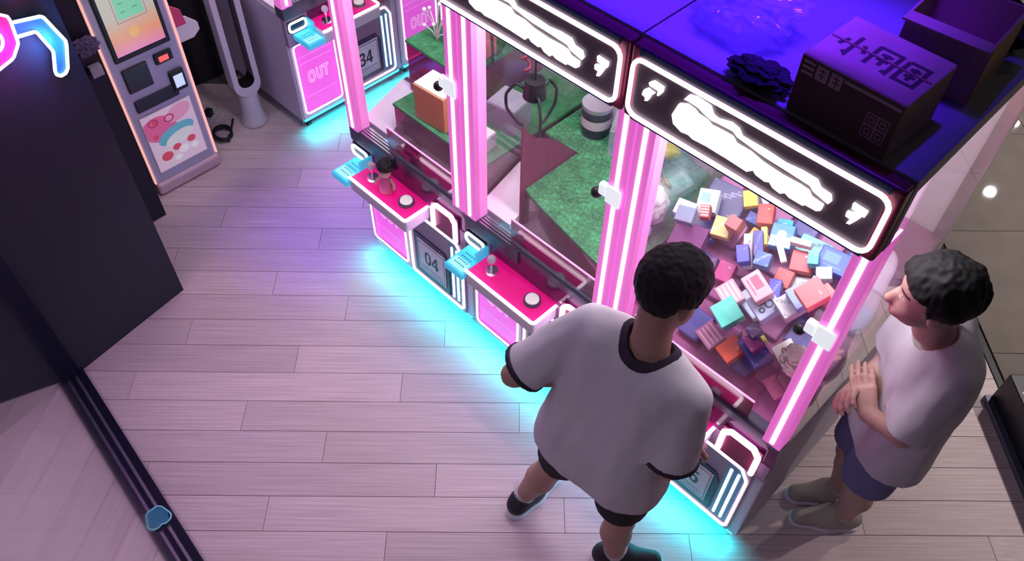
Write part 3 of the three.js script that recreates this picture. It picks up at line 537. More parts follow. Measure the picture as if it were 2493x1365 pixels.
// ---------------------------------------------------------------- things on the machine tops
{
  const TOP = 2.053;
  const cardTop = canvasTex(256, 200, (c, w, h) => { c.fillStyle = '#b89a78'; c.fillRect(0, 0, w, h); c.fillStyle = '#4a3a30'; c.strokeStyle = '#4a3a30'; c.lineWidth = 11; const sk = (...q) => { c.beginPath(); q.forEach(([x, y], i) => i ? c.lineTo(x, y) : c.moveTo(x, y)); c.stroke(); }; sk([60, 60], [60, 140], [50, 132]); sk([40, 84], [30, 116]); sk([80, 84], [92, 114]); sk([108, 60], [108, 140]); sk([108, 62], [162, 62], [162, 140], [150, 136]); sk([122, 84], [150, 84]); sk([136, 76], [136, 126]); sk([120, 104], [150, 104]); sk([182, 64], [230, 64], [230, 140], [182, 140], [182, 64]); sk([194, 86], [220, 86]); sk([207, 76], [207, 128]); sk([194, 112], [220, 112]); });
  const shadedCardFront = canvasTex(256, 128, (c, w, h) => {  // front drawn darker than the top, shade put into the cardboard colour
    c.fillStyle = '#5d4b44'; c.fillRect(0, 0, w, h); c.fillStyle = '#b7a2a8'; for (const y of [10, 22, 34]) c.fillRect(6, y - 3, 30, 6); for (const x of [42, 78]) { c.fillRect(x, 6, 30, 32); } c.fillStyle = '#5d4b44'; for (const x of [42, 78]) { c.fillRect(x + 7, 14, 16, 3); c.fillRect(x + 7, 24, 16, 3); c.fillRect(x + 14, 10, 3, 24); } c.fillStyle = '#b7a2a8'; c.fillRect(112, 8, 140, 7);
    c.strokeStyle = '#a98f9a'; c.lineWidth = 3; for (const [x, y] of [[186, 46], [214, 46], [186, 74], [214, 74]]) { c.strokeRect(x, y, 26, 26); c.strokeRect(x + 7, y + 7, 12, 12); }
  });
  const b = thing('cardboard_box', 'large brown cardboard box with printed lettering on the machine roof', 'box', V(2.035, TOP, 0.075), -0.03);
  part('carton', bx(-0.125, 0.125, 0, 0.145, -0.105, 0.105, 0.004), C.cardboard, b);
  part('printed_top', new THREE.PlaneGeometry(0.245, 0.205).rotateX(-Math.PI / 2).translate(0, 0.1455, 0), M(0xffffff, 0.85, 0, { map: cardTop }), b);
  part('printed_front', new THREE.PlaneGeometry(0.245, 0.14).translate(0, 0.0725, 0.1056), M(0xffffff, 0.85, 0, { map: shadedCardFront }), b);
  part('flap_seam', bx(-0.12, 0.12, 0.1455, 0.147, -0.003, 0.003), M('#8a6a48', 0.8), b);
  const b2 = thing('cardboard_box', 'plain cardboard box with open rim behind the lettered one on the machine roof', 'box', V(2.09, TOP, 0.37), 0.05);
  part('carton', merge([bx(-0.10, 0.10, 0, 0.16, -0.10, -0.094), bx(-0.10, 0.10, 0, 0.16, 0.094, 0.10), bx(-0.10, -0.094, 0, 0.16, -0.094, 0.094), bx(0.094, 0.10, 0, 0.16, -0.094, 0.094), bx(-0.094, 0.094, 0, 0.006, -0.094, 0.094)]), C.cardboard, b2);
  part('flap', bx(-0.10, 0.10, 0.155, 0.16, 0.10, 0.135), C.cardboard, b2);
  const bb = solo('cloth_and_shade_lump', lump(0.075, 1.0, 0.32, 0.6, 0.35, 3, 8), M(LIN(0.01, 0.01, 0.012), 0.9), 'black lump standing in for the shadow left of the lettered box on the machine roof', 'cloth', V(1.815, TOP, 0.0));  // black lump put in as the shadow beside the lettered box
  solo('cloth_and_shade_lump', lump(0.10, 0.9, 0.35, 0.8, 0.35, 3, 3), M(LIN(0.01, 0.01, 0.014), 0.85), 'black cloth bundle behind the plain cardboard box on the machine roof', 'cloth', V(2.12, TOP, 0.60));
  const bag = solo('plastic_bag', lump(0.11, 1.15, 0.55, 0.9, 0.45, 2.2, 1, 5), new THREE.MeshPhysicalMaterial({ color: LIN(0.9, 0.92, 1), roughness: 0.08, transmission: 0.85, thickness: 0, ior: 1.3 }), 'crumpled clear plastic bag on the machine roof', 'bag', V(1.66, TOP, 0.16));
}

// ---------------------------------------------------------------- ticket kiosk
{
  const g = thing('payment_kiosk', 'slim white self-service kiosk with pink artwork and touch screen', 'kiosk', V(-1.12, 0, -0.37), Math.PI / 2);
  // local x = depth into the picture (w), z = front
  const H = 1.72, hw = 0.187, shell = part('body', bx(-hw, hw, 0.03, H, -0.30, 0, 0.02), M(LIN(0.60, 0.58, 0.76), 0.4), g);
  const foot = part('foot', bx(-hw - 0.004, hw + 0.004, 0, 0.075, -0.305, 0.02, 0.02), M(LIN(0.75, 0.5, 0.6), 0.4), g, 'pink plinth');
  part('edge_light', merge([bx(-hw - 0.004, -hw + 0.004, 0.08, H, -0.012, 0.004), bx(hw - 0.004, hw + 0.004, 0.08, H, -0.012, 0.004)]), G(LIN(1, 0.5, 0.38), 0.75, LIN(0.9, 0.6, 0.6)), g);
  const scr = part('screen_frame', bx(-0.145, 0.145, 0.83, 1.36, 0.0, 0.012, 0.012), C.black, g);
  const st = canvasTex(256, 448, (c, w, h) => {
    const gr = c.createLinearGradient(0, 0, 0, h); gr.addColorStop(0, '#c9c4b8'); gr.addColorStop(0.6, '#c8bcb4'); gr.addColorStop(0.82, '#e79a78'); gr.addColorStop(1, '#e88ac0'); c.fillStyle = gr; c.fillRect(0, 0, w, h);
    c.fillStyle = '#7fd0ae'; c.fillRect(70, 60, 130, 230); c.strokeStyle = '#8a7a74'; c.lineWidth = 3; c.strokeRect(60, 50, 150, 252); c.fillStyle = '#4d9a80'; for (let i = 0; i < 5; i++) { c.fillRect(90, 96 + i * 40, 22, 5); c.fillRect(150, 90 + i * 40, 26, 5); }
    c.fillStyle = '#e8b06a'; c.beginPath(); c.arc(120, 360, 26, 0, 7); c.fill();
  });
  part('screen', new THREE.PlaneGeometry(0.25, 0.48).translate(0, 1.10, 0.0128), new THREE.MeshPhysicalMaterial({ color: 0x000000, emissive: 0xffffff, emissiveMap: st, emissiveIntensity: 0.85, roughness: 0.2 }), scr, 'lit touch screen');
  area(g, 0.25, 0.48, LIN(1, 0.8, 0.78), 0.6, new THREE.Vector3(0, 1.10, 0.02), new THREE.Vector3(0, 1.0, 1));
  part('card_slot', bx(-0.135, -0.005, 0.65, 0.785, 0.0, 0.012, 0.006), M(LIN(0.03, 0.01, 0.02), 0.3), g);
  const bl = part('bill_slot', bx(0.035, 0.13, 0.735, 0.795, 0.0, 0.012, 0.006), C.black, g);
  part('slot_indicator', bx(0.055, 0.105, 0.748, 0.776, 0.012, 0.015), G(LIN(1, 0.12, 0.1), 0.8), bl, 'red lit slot');
  part('coin_bay', bx(-0.135, 0.10, 0.53, 0.60, 0.0, 0.012, 0.008), M(LIN(0.02, 0.015, 0.03), 0.35), g);
  const cr = part('code_reader', bx(0.075, 0.155, 0.555, 0.675, 0.0, 0.02, 0.01), C.black, g);
  part('reader_window', bx(0.09, 0.14, 0.58, 0.65, 0.02, 0.022), G(LIN(0.6, 0.72, 0.9), 0.7), cr);
  const art = canvasTex(256, 384, (c, w, h) => {
    c.fillStyle = '#f4d9e8'; c.fillRect(0, 0, w, h); c.fillStyle = '#ec6fa2'; c.beginPath(); c.ellipse(70, 110, 90, 80, 0.5, 0, 7); c.fill();
    c.fillStyle = '#f3a9c6'; c.beginPath(); c.ellipse(180, 60, 70, 46, -0.4, 0, 7); c.fill(); c.fillStyle = '#6fc0cf'; c.beginPath(); c.ellipse(140, 180, 100, 52, -0.25, 0, 7); c.fill(); c.fillStyle = '#eef0ee'; c.beginPath(); c.ellipse(150, 215, 78, 40, -0.25, 0, 7); c.fill();
    c.fillStyle = '#e4576f'; for (const [x, y, r] of [[60, 300, 30], [120, 270, 22], [200, 260, 22], [60, 60, 16], [40, 150, 14]]) { c.beginPath(); c.arc(x, y, r, 0, 7); c.fill(); }
    c.fillStyle = '#ffffff'; for (const [x, y, r] of [[150, 300, 26], [206, 310, 20], [110, 340, 18]]) { c.beginPath(); c.arc(x, y, r, 0, 7); c.fill(); }
    c.strokeStyle = '#c93e78'; c.lineWidth = 8; c.beginPath(); c.arc(130, 70, 22, 0, 7); c.stroke(); c.beginPath(); c.arc(50, 60, 22, 0, 7); c.stroke();
  });
  part('artwork_panel', bx(-0.145, 0.145, 0.13, 0.50, 0.0, 0.005, 0.004), C.white, g);
  part('artwork', new THREE.PlaneGeometry(0.28, 0.36).translate(0, 0.315, 0.0056), new THREE.MeshPhysicalMaterial({ color: 0xffffff, map: art, emissive: 0xffffff, emissiveMap: art, emissiveIntensity: 0.28, roughness: 0.4 }), g, 'backlit pink abstract artwork');
  const bd = thing('wall_ornament', 'pink and white rounded ornament board on the wall beside the kiosk', 'ornament', V(-1.27, 0.70, -0.11), Math.PI / 2);
  part('board', extr([[-0.05, 0.0], [0.06, 0.0], [0.10, 0.03], [0.10, 0.07], [0.05, 0.12], [-0.05, 0.14]], 0.02, 0), C.white, bd); part('pink_top', extr([[-0.05, 0.09], [0.04, 0.09], [0.03, 0.17], [-0.02, 0.21], [-0.05, 0.21]], 0.022, 0), M('#d8487a', 0.5), bd);
  part('bracket', merge([bx(-0.01, 0.01, 0.03, 0.05, -0.53, 0), bx(-0.03, 0.03, 0.01, 0.07, -0.548, -0.53)]), C.slate, bd);
}
{ // bladeless tower fan and its cable
  const g = thing('tower_fan', 'white bladeless tower fan with long black loop opening', 'fan', V(-1.29, 0, 0.165), Math.PI / 2 - 0.15);
  const wm = M(LIN(0.62, 0.57, 0.68), 0.35);
  part('base', new THREE.LatheGeometry([[0, 0], [0.075, 0], [0.078, 0.012], [0.064, 0.05], [0.058, 0.10], [0.056, 0.20], [0.05, 0.235], [0, 0.24]].map(p => new THREE.Vector2(...p)), 32), wm, g);
  const out = new THREE.Shape(roundRect(-0.075, 0.075, 0.22, 1.02, 0.072, 0, 8).map(p => new THREE.Vector2(p.x, p.y))); out.holes.push(new THREE.Path(roundRect(-0.05, 0.05, 0.27, 0.99, 0.048, 0, 8).map(p => new THREE.Vector2(p.x, p.y))));
  part('loop', new THREE.ExtrudeGeometry(out, { depth: 0.10, bevelEnabled: true, bevelSize: 0.004, bevelThickness: 0.004, bevelSegments: 2 }).translate(0, 0, -0.05), wm, g);
  part('loop_lining', new THREE.ExtrudeGeometry((() => { const s = new THREE.Shape(roundRect(-0.05, 0.05, 0.27, 0.99, 0.048, 0, 8).map(p => new THREE.Vector2(p.x, p.y))); s.holes.push(new THREE.Path(roundRect(-0.046, 0.046, 0.275, 0.985, 0.044, 0, 8).map(p => new THREE.Vector2(p.x, p.y)))); return s; })(), { depth: 0.10, bevelEnabled: false }).translate(0, 0, -0.05), C.black, g);
  const pts = []; for (let i = 0; i <= 70; i++) { const t = i / 70; pts.push(V(-1.33 + 0.055 * Math.cos(t * 19) + 0.04 * t, 0.006 + 0.012 * Math.abs(Math.sin(t * 9)), -0.03 + 0.05 * Math.sin(t * 19) - 0.02 * t)); }
  pts.push(V(-1.35, 0.01, 0.05), V(-1.38, 0.012, 0.075));
  solo('power_cable', tube(pts, 0.0055, false, 260, 0.5), C.black, 'coiled black cable on the floor beside the tower fan', 'cable');
  const ps = thing('power_strip', 'grey power strip with plugs lying by the black wall', 'power strip', V(-1.46, 0, -0.05), 0.5);
  part('strip', bx(-0.03, 0.03, 0, 0.03, -0.12, 0.12, 0.004), M(LIN(0.5, 0.48, 0.5), 0.5), ps); for (let i = 0; i < 2; i++) part('plug', bx(-0.018, 0.018, 0.03, 0.075, -0.06 + i * 0.08, -0.02 + i * 0.08, 0.005), C.black, ps);
}
{ // boxes and clutter on a shelf behind the kiosk
  const g = thing('wall_clutter', 'dim purple bundle and white pack hung on the alcove wall', 'bag', V(-0.962, 0, -0.66), Math.PI / 2);
  part('bundle', lump(0.06, 1, 0.7, 0.5, 0.3, 3, 1).translate(0.0, 1.04, 0.032), M(LIN(0.12, 0.08, 0.18), 0.8), g); part('pack', bx(-0.02, 0.035, 0.93, 0.985, 0.0, 0.03, 0.004), M(LIN(0.4, 0.36, 0.45), 0.6), g);
}

// ---------------------------------------------------------------- neon claw sign on the dark wall
{
  const TH = 0.165, g = thing('neon_sign', 'neon wall sign shaped like a claw, pink centre and cyan arm', 'neon sign', V(-0.445, 0, -0.822), Math.PI / 2 + TH);
  // sign plane: project the photographed outline on the wall plane
  const n = new THREE.Vector3(Math.cos(TH), 0, -Math.sin(TH)), t = new THREE.Vector3(-Math.sin(TH), 0, -Math.cos(TH)), P0 = V(-0.445, 0, -0.822).addScaledVector(n, 0.03);
  const on = (px, py) => { const d = ray(px, py), k = P0.clone().sub(CAM).dot(n) / d.dot(n), q = CAM.clone().addScaledVector(d, k).sub(V(-0.445, 0, -0.822)); return new THREE.Vector3(q.dot(t), q.y, 0.03); };
  const arm = [[34, 54], [97, 40], [107, 43], [159, 98], [162, 110], [165, 165], [160, 178], [148, 185], [138, 182], [134, 172], [130, 127], [126, 120], [90, 79], [82, 78], [42, 90]].map(p => on(...p));
  const hex = [[-40, 60], [-10, 34], [18, 40], [26, 52], [43, 100], [44, 107], [34, 138], [28, 146], [-10, 176], [-40, 170], [-62, 120]].map(p => on(...p));
  const cir = []; for (let i = 0; i < 16; i++) { const a = i / 16 * 6.2832; cir.push(on(-12 + 19 * Math.cos(a), 104 + 24 * Math.sin(a))); }
  const armShape = arm.map(p => [p.x, p.y]), hexShape = hex.map(p => [p.x, p.y]);
  const bp = part('arm_backing', extr(armShape, 0.006, 0.018), M(LIN(0.02, 0.12, 0.3), 0.3), g); const hp = part('centre_backing', extr(hexShape, 0.006, 0.017), M(LIN(0.2, 0.02, 0.12), 0.3), g);
  part('arm_tube', tube(arm, 0.0062, false, 150), G(LIN(0.6, 0.93, 1), 2.3), bp, 'cyan neon tube');
  part('centre_tube', tube(hex, 0.0055, true, 120), G(LIN(1, 0.55, 0.9), 2.2), hp, 'pink neon tube'); part('inner_tube', tube(cir, 0.0055, true, 90), G(LIN(1, 0.55, 0.9), 2.2), hp, 'pink neon ring');
  const c = arm[8].clone().add(arm[1]).multiplyScalar(0.5); c.z = 0.045;
  part('stand_off', merge([cyl(0.006, 0.006, 0.018, 0, 0, 0).rotateX(Math.PI / 2).translate(arm[3].x - 0.02, arm[3].y - 0.02, 0.009), cyl(0.006, 0.006, 0.018, 0, 0, 0).rotateX(Math.PI / 2).translate(hex[9].x, hex[9].y + 0.03, 0.009)]), C.chrome, g);
  for (const [q, col, pw] of [[c, LIN(0.05, 0.3, 1), 0.4], [on(0, 110), LIN(1, 0.05, 0.5), 0.4]]) { const l = new THREE.PointLight(col, pw, 0, 2); l.position.copy(q).setZ(0.07); l.castShadow = true; l.shadow.radius = 3; l.name = 'lamp_light'; g.add(l); }
}

// ---------------------------------------------------------------- glass partition beside the camera and the door at the right
{
  const a = V(-0.33, 0, -1.40), b = V(2.9, 0, -1.655), L = a.distanceTo(b), ang = Math.atan2(-(b.z - a.z), b.x - a.x);
  const g = thing('glass_partition', 'glass partition in a dark blue metal floor rail', 'partition', a, ang);
  const fm = M(LIN(0.02, 0.02, 0.05), 0.25, 0.5);
  part('floor_rail', merge([bx(0, L, 0, 0.045, 0, 0.034, 0.003), bx(0, L, 0, 0.045, 0.046, 0.085, 0.003)]), fm, g, 'dark blue metal rail');
  part('rail_track', bx(0, L, 0, 0.03, 0.034, 0.046), M(LIN(0.45, 0.45, 0.55), 0.3, 0.7), g);
  part('end_post', bx(-0.012, 0.03, 0.045, 3.3, 0.01, 0.075, 0.003), fm, g);
  part('pane', bx(0.03, L, 0.045, 3.3, 0.058, 0.066), new THREE.MeshPhysicalMaterial({ color: LIN(0.8, 0.8, 0.85), roughness: 0.045, transmission: 1, thickness: 0, ior: 1.45 }), g);
  const ic = tube(roundRect(-0.045, 0.045, -0.028, 0.028, 0.026, 0, 6).map(p => p.applyAxisAngle(new THREE.Vector3(0, 0, 1), 0.3)), 0.0035, true, 60);
  const q = atY(370, 1266, 0.05).sub(a).applyAxisAngle(new THREE.Vector3(0, 1, 0), -ang);
  part('sticker', merge([new THREE.CylinderGeometry(0.036, 0.036, 0.002, 24).scale(1.3, 1, 0.75)]).translate(q.x, 0.0462, 0.045), M(LIN(0.01, 0.18, 0.3), 0.4), g, 'small blue oval sticker');
  part('sticker_ring', ic.rotateX(-Math.PI / 2).translate(q.x, 0.048, 0.045), M(LIN(0.3, 0.8, 0.9), 0.4), g);
  struct('wall_right', bx(-0.6, 3.2, 0, 3.45, 2.55, 2.65), M(LIN(0.10, 0.05, 0.16), 0.8));
}
{
  const p0 = V(2.70, 0, 1.49), g = thing('sliding_door_rail', 'black low door rail with white stickers beside the corridor', 'door rail', p0, -Math.PI / 4);
  // local x runs along the threshold towards the camera side
  part('rail', bx(0, 0.95, 0, 0.20, -0.02, 0.05, 0.006), M(LIN(0.012, 0.01, 0.02), 0.3), g);
  part('foot', bx(0, 0.95, 0, 0.03, 0.05, 0.085, 0.004), C.slate, g);
  for (let i = 0; i < 3; i++) part('sticker', bx(-0.03, 0.03, 0.2, 0.2015, -0.008, 0.008).rotateY(0.5).translate(0.12 + i * 0.15, 0, 0.012), C.white, g);
}

// ---------------------------------------------------------------- people: smooth tapered-capsule fields meshed with surface nets
const X3 = THREE.Vector3;
function rc(a, b, r1, r2) {                                         // tapered capsule distance
  const bax = b.x - a.x, bay = b.y - a.y, baz = b.z - a.z, l2 = bax * bax + bay * bay + baz * baz;
  return (x, y, z) => { const px = x - a.x, py = y - a.y, pz = z - a.z; let h = (px * bax + py * bay + pz * baz) / l2; h = h < 0 ? 0 : h > 1 ? 1 : h; const dx = px - bax * h, dy = py - bay * h, dz = pz - baz * h; return Math.sqrt(dx * dx + dy * dy + dz * dz) - (r1 + (r2 - r1) * h); };
}
function ell(c, ax, ay, az, rx, ry, rz) {                           // ellipsoid with axes ax, ay, az
  const m = Math.min(rx, ry, rz);
  return (x, y, z) => { const px = x - c.x, py = y - c.y, pz = z - c.z; const a = (px * ax.x + py * ax.y + pz * ax.z) / rx, b = (px * ay.x + py * ay.y + pz * ay.z) / ry, d = (px * az.x + py * az.y + pz * az.z) / rz; const k = Math.sqrt(a * a + b * b + d * d); const g = Math.sqrt(a * a / rx / rx + b * b / ry / ry + d * d / rz / rz); return k < 1e-6 ? -m : k * (k - 1) / g; };
}
const smin = (a, b, k) => { const h = Math.max(k - Math.abs(a - b), 0) / k; return Math.min(a, b) - h * h * k * 0.25; };
const uni = (fs, k) => (x, y, z) => { let d = fs[0](x, y, z); for (let i = 1; i < fs.length; i++) d = smin(d, fs[i](x, y, z), k); return d; };
function nets(f, lo, hi, s, colorFn) {
  const nx = Math.ceil((hi.x - lo.x) / s) + 1, ny = Math.ceil((hi.y - lo.y) / s) + 1, nz = Math.ceil((hi.z - lo.z) / s) + 1;
  const F = new Float32Array(nx * ny * nz), id = (i, j, k) => (k * ny + j) * nx + i;
  for (let k = 0; k < nz; k++) for (let j = 0; j < ny; j++) for (let i = 0; i < nx; i++) F[id(i, j, k)] = f(lo.x + i * s, lo.y + j * s, lo.z + k * s);
  const vi = new Int32Array(nx * ny * nz).fill(-1), pos = [], idx = [];
  const E = [[0, 1], [2, 3], [4, 5], [6, 7], [0, 2], [1, 3], [4, 6], [5, 7], [0, 4], [1, 5], [2, 6], [3, 7]];
  for (let k = 0; k < nz - 1; k++) for (let j = 0; j < ny - 1; j++) for (let i = 0; i < nx - 1; i++) {
    const v = []; let m = 0; for (let c = 0; c < 8; c++) { v[c] = F[id(i + (c & 1), j + (c >> 1 & 1), k + (c >> 2))]; if (v[c] < 0) m |= 1 << c; }
    if (m === 0 || m === 255) continue;
    let n = 0, x = 0, y = 0, z = 0;
    for (const [a, b] of E) if ((v[a] < 0) !== (v[b] < 0)) { const t = v[a] / (v[a] - v[b]); x += (a & 1) + t * ((b & 1) - (a & 1)); y += (a >> 1 & 1) + t * ((b >> 1 & 1) - (a >> 1 & 1)); z += (a >> 2) + t * ((b >> 2) - (a >> 2)); n++; }
    vi[id(i, j, k)] = pos.length / 3; pos.push(lo.x + (i + x / n) * s, lo.y + (j + y / n) * s, lo.z + (k + z / n) * s);
  }
  const quad = (a, b, c, d, fl) => { if (a < 0 || b < 0 || c < 0 || d < 0) return; fl ? idx.push(a, b, c, a, c, d) : idx.push(a, c, b, a, d, c); };
  for (let k = 1; k < nz - 1; k++) for (let j = 1; j < ny - 1; j++) for (let i = 1; i < nx - 1; i++) {
    const q = F[id(i, j, k)] < 0;
    if (q !== F[id(i + 1, j, k)] < 0) quad(vi[id(i, j - 1, k - 1)], vi[id(i, j, k - 1)], vi[id(i, j, k)], vi[id(i, j - 1, k)], q);
    if (q !== F[id(i, j + 1, k)] < 0) quad(vi[id(i - 1, j, k - 1)], vi[id(i - 1, j, k)], vi[id(i, j, k)], vi[id(i, j, k - 1)], q);
    if (q !== F[id(i, j, k + 1)] < 0) quad(vi[id(i - 1, j - 1, k)], vi[id(i, j - 1, k)], vi[id(i, j, k)], vi[id(i - 1, j, k)], q);
  }
  const g = new THREE.BufferGeometry(); g.setAttribute('position', new THREE.Float32BufferAttribute(pos, 3));
  const nr = new Float32Array(pos.length), e = s * 0.6;
  for (let i = 0; i < pos.length; i += 3) { const [x, y, z] = [pos[i], pos[i + 1], pos[i + 2]]; let a = f(x + e, y, z) - f(x - e, y, z), b = f(x, y + e, z) - f(x, y - e, z), c = f(x, y, z + e) - f(x, y, z - e); const l = Math.hypot(a, b, c) || 1; nr[i] = a / l; nr[i + 1] = b / l; nr[i + 2] = c / l; }
  g.setAttribute('normal', new THREE.BufferAttribute(nr, 3));
  if (colorFn) { const cl = new Float32Array(pos.length); for (let i = 0; i < pos.length; i += 3) { const c = colorFn(pos[i], pos[i + 1], pos[i + 2]); cl[i] = c[0]; cl[i + 1] = c[1]; cl[i + 2] = c[2]; } g.setAttribute('color', new THREE.BufferAttribute(cl, 3)); }
  g.setIndex(idx); return g;
}
const join = gs => { const a = gs.map(g => g.toNonIndexed()); return mergeGeometries(a); };
const bounds = (pts, r) => { const lo = new X3(1e9, 1e9, 1e9), hi = new X3(-1e9, -1e9, -1e9); for (const p of pts) { lo.min(p); hi.max(p); } return [lo.addScalar(-r), hi.addScalar(r)]; };
const unit = (a, b) => b.clone().sub(a).normalize();
const mix = (a, b, t) => a.clone().lerp(b, t);

function handField(wrist, dir, palmN, side, curl) {                 // palm with four unequal fingers and a thumb leaving its side
  const s = dir.clone().cross(palmN).normalize().multiplyScalar(side), fs = [], pts = [wrist];
  const at = (l, w, n) => wrist.clone().addScaledVector(dir, l).addScaledVector(s, w).addScaledVector(palmN, n);
  for (const w of [-0.026, -0.009, 0.009, 0.026]) fs.push(rc(at(0.012, w * 0.55, 0), at(0.078, w, 0.004), 0.016, 0.0125));
  const palm = uni(fs, 0.012), fing = [];
  [[0.030, 0.066], [0.0105, 0.077], [-0.0095, 0.071], [-0.029, 0.056]].forEach(([w, len], i) => {
    let p = at(0.082, w, 0.004), a = curl * (0.5 + 0.08 * i), prev = p; const segs = [0.45, 0.31, 0.24];
    segs.forEach((q, j) => { const d = dir.clone().multiplyScalar(Math.cos(a)).addScaledVector(palmN, Math.sin(a)); const nx = prev.clone().addScaledVector(d, len * q); fing.push(rc(prev, nx, 0.0092 - j * 0.0007, 0.0085 - j * 0.0008)); prev = nx; pts.push(nx); a += curl * 0.75; });
  });
  let p = at(0.022, 0.026, 0.006), d1 = dir.clone().multiplyScalar(0.62).addScaledVector(s, 0.62).addScaledVector(palmN, 0.45).normalize(), d2 = dir.clone().multiplyScalar(0.85).addScaledVector(s, 0.1).addScaledVector(palmN, 0.6).normalize();
  const t1 = p.clone().addScaledVector(d1, 0.042), t2 = t1.clone().addScaledVector(d2, 0.034); fing.push(rc(p, t1, 0.0125, 0.0102)); fing.push(rc(t1, t2, 0.010, 0.0085)); pts.push(t2);
  const f = (x, y, z) => { let q = palm(x, y, z); for (const g of fing) q = smin(q, g(x, y, z), 0.005); return q; };
  return [f, pts];
}
function person(label, J, S) {
  const g = thing('person', label, 'person', new X3(J.base.x, 0, J.base.z));
  const O = new X3(J.base.x, 0, J.base.z), L = v => v.clone().sub(O);
  const j = {}; for (const k in J) if (J[k].isVector3) j[k] = L(J[k]);
  const fwd = S.face.clone().normalize(), up = S.headUp.clone().normalize(); fwd.addScaledVector(up, -fwd.dot(up)).normalize();
  const rgt = fwd.clone().cross(up).normalize();
  const hp = (r, u, f) => j.head.clone().addScaledVector(rgt, r).addScaledVector(up, u).addScaledVector(fwd, f);
  const bf = S.bodyFace.clone().normalize(), br = new X3(0, 1, 0).cross(bf).negate().normalize();  // body right
  // --- skin
  const k = 0.035;
  const headF = uni([ell(hp(0, 0.028, -0.012), rgt, up, fwd, 0.074, 0.088, 0.094), ell(hp(0, -0.045, 0.030), rgt, up, fwd, 0.056, 0.066, 0.062), rc(hp(0, -0.01, 0.088), hp(0, -0.032, 0.102), 0.010, 0.013), rc(hp(-0.014, -0.066, 0.084), hp(0.014, -0.066, 0.084), 0.009, 0.009)], 0.022);
  const ears = [ell(hp(0.077, -0.01, -0.008), rgt, up, fwd, 0.011, 0.031, 0.019), ell(hp(-0.077, -0.01, -0.008), rgt, up, fwd, 0.011, 0.031, 0.019)];
  const neckF = rc(j.neck, hp(0, -0.05, -0.022), 0.056, 0.051);
  const headAll = (x, y, z) => { let d = smin(headF(x, y, z), neckF(x, y, z), 0.02); for (const e of ears) d = smin(d, e(x, y, z), 0.008); return d; };
  const eyes = [hp(0.031, 0.006, 0.082), hp(-0.031, 0.006, 0.082)], mouth = hp(0, -0.066, 0.093), brow = [hp(0.031, 0.026, 0.083), hp(-0.031, 0.026, 0.083)];
  const skinC = S.skin, colHead = (x, y, z) => { const p = new X3(x, y, z); for (const e of eyes) { const d = p.distanceTo(e); if (d < 0.0085) return [0.01, 0.008, 0.008]; if (d < 0.015 && Math.abs(p.clone().sub(e).dot(up)) < 0.007) return [0.6, 0.55, 0.52]; } for (const b of brow) { const q = p.clone().sub(b); if (Math.abs(q.dot(up)) < 0.005 && Math.abs(q.dot(rgt)) < 0.019 && q.dot(fwd) > -0.03) return [0.02, 0.015, 0.015]; } const q = p.clone().sub(mouth); if (Math.abs(q.dot(up)) < 0.008 && Math.abs(q.dot(rgt)) < 0.022 && q.dot(fwd) > -0.025) return [skinC[0] * 0.75, skinC[1] * 0.42, skinC[2] * 0.45]; return skinC; };
  const torso = [rc(mix(j.shL, j.shR, 0.25), mix(j.shL, j.shR, 0.75), 0.06, 0.06), rc(j.chest, j.belly, 0.088, 0.084), rc(j.belly, j.pelvis, 0.084, 0.086), rc(mix(j.hipL, j.hipR, 0.2), mix(j.hipL, j.hipR, 0.8), 0.084, 0.084)];
  const armL = [rc(j.shL, j.elL, 0.048, 0.038), rc(j.elL, j.wrL, 0.038, 0.026)], armR = [rc(j.shR, j.elR, 0.048, 0.038), rc(j.elR, j.wrR, 0.038, 0.026)];
  const legs = []; for (const s of ['L', 'R']) legs.push(rc(j['hip' + s], j['kn' + s], 0.082, 0.054), rc(j['kn' + s], mix(j['kn' + s], j['an' + s], 0.35).addScaledVector(bf, -0.012), 0.052, 0.055), rc(mix(j['kn' + s], j['an' + s], 0.35).addScaledVector(bf, -0.012), j['an' + s], 0.055, 0.037));
  const bodyF = (x, y, z) => { let d = uniT(x, y, z); d = smin(d, armLF(x, y, z), 0.02); d = smin(d, armRF(x, y, z), 0.02); d = smin(d, legF(x, y, z), 0.03); return smin(d, neckF(x, y, z), 0.03); };
  const uniT = uni(torso, 0.07), armLF = uni(armL, 0.015), armRF = uni(armR, 0.015), legF = uni(legs, 0.02);
  const gs = [];
  { const [lo, hi] = bounds([j.neck, j.shL, j.shR, j.elL, j.elR, j.wrL, j.wrR, j.knL, j.knR, j.anL, j.anR, j.pelvis, j.hipL, j.hipR], 0.15); lo.y = Math.max(lo.y, -0.02); gs.push(nets(bodyF, lo, hi, 0.0115, () => skinC)); }
  { const [lo, hi] = bounds([j.head], 0.15); gs.push(nets(headAll, lo, hi, 0.0042, colHead)); }
  for (const s of ['L', 'R']) { const [f, pts] = handField(j['wr' + s], S['hand' + s].dir, S['hand' + s].n, s === 'L' ? 1 : -1, S['hand' + s].curl); const arm = rc(mix(j['el' + s], j['wr' + s], 0.7), j['wr' + s], 0.029, 0.025); const [lo, hi] = bounds(pts, 0.04); gs.push(nets((x, y, z) => smin(f(x, y, z), arm(x, y, z), 0.015), lo, hi, 0.0036, () => skinC)); }
  part('body', join(gs), M(0xffffff, 0.55, 0, { vertexColors: true }), g);
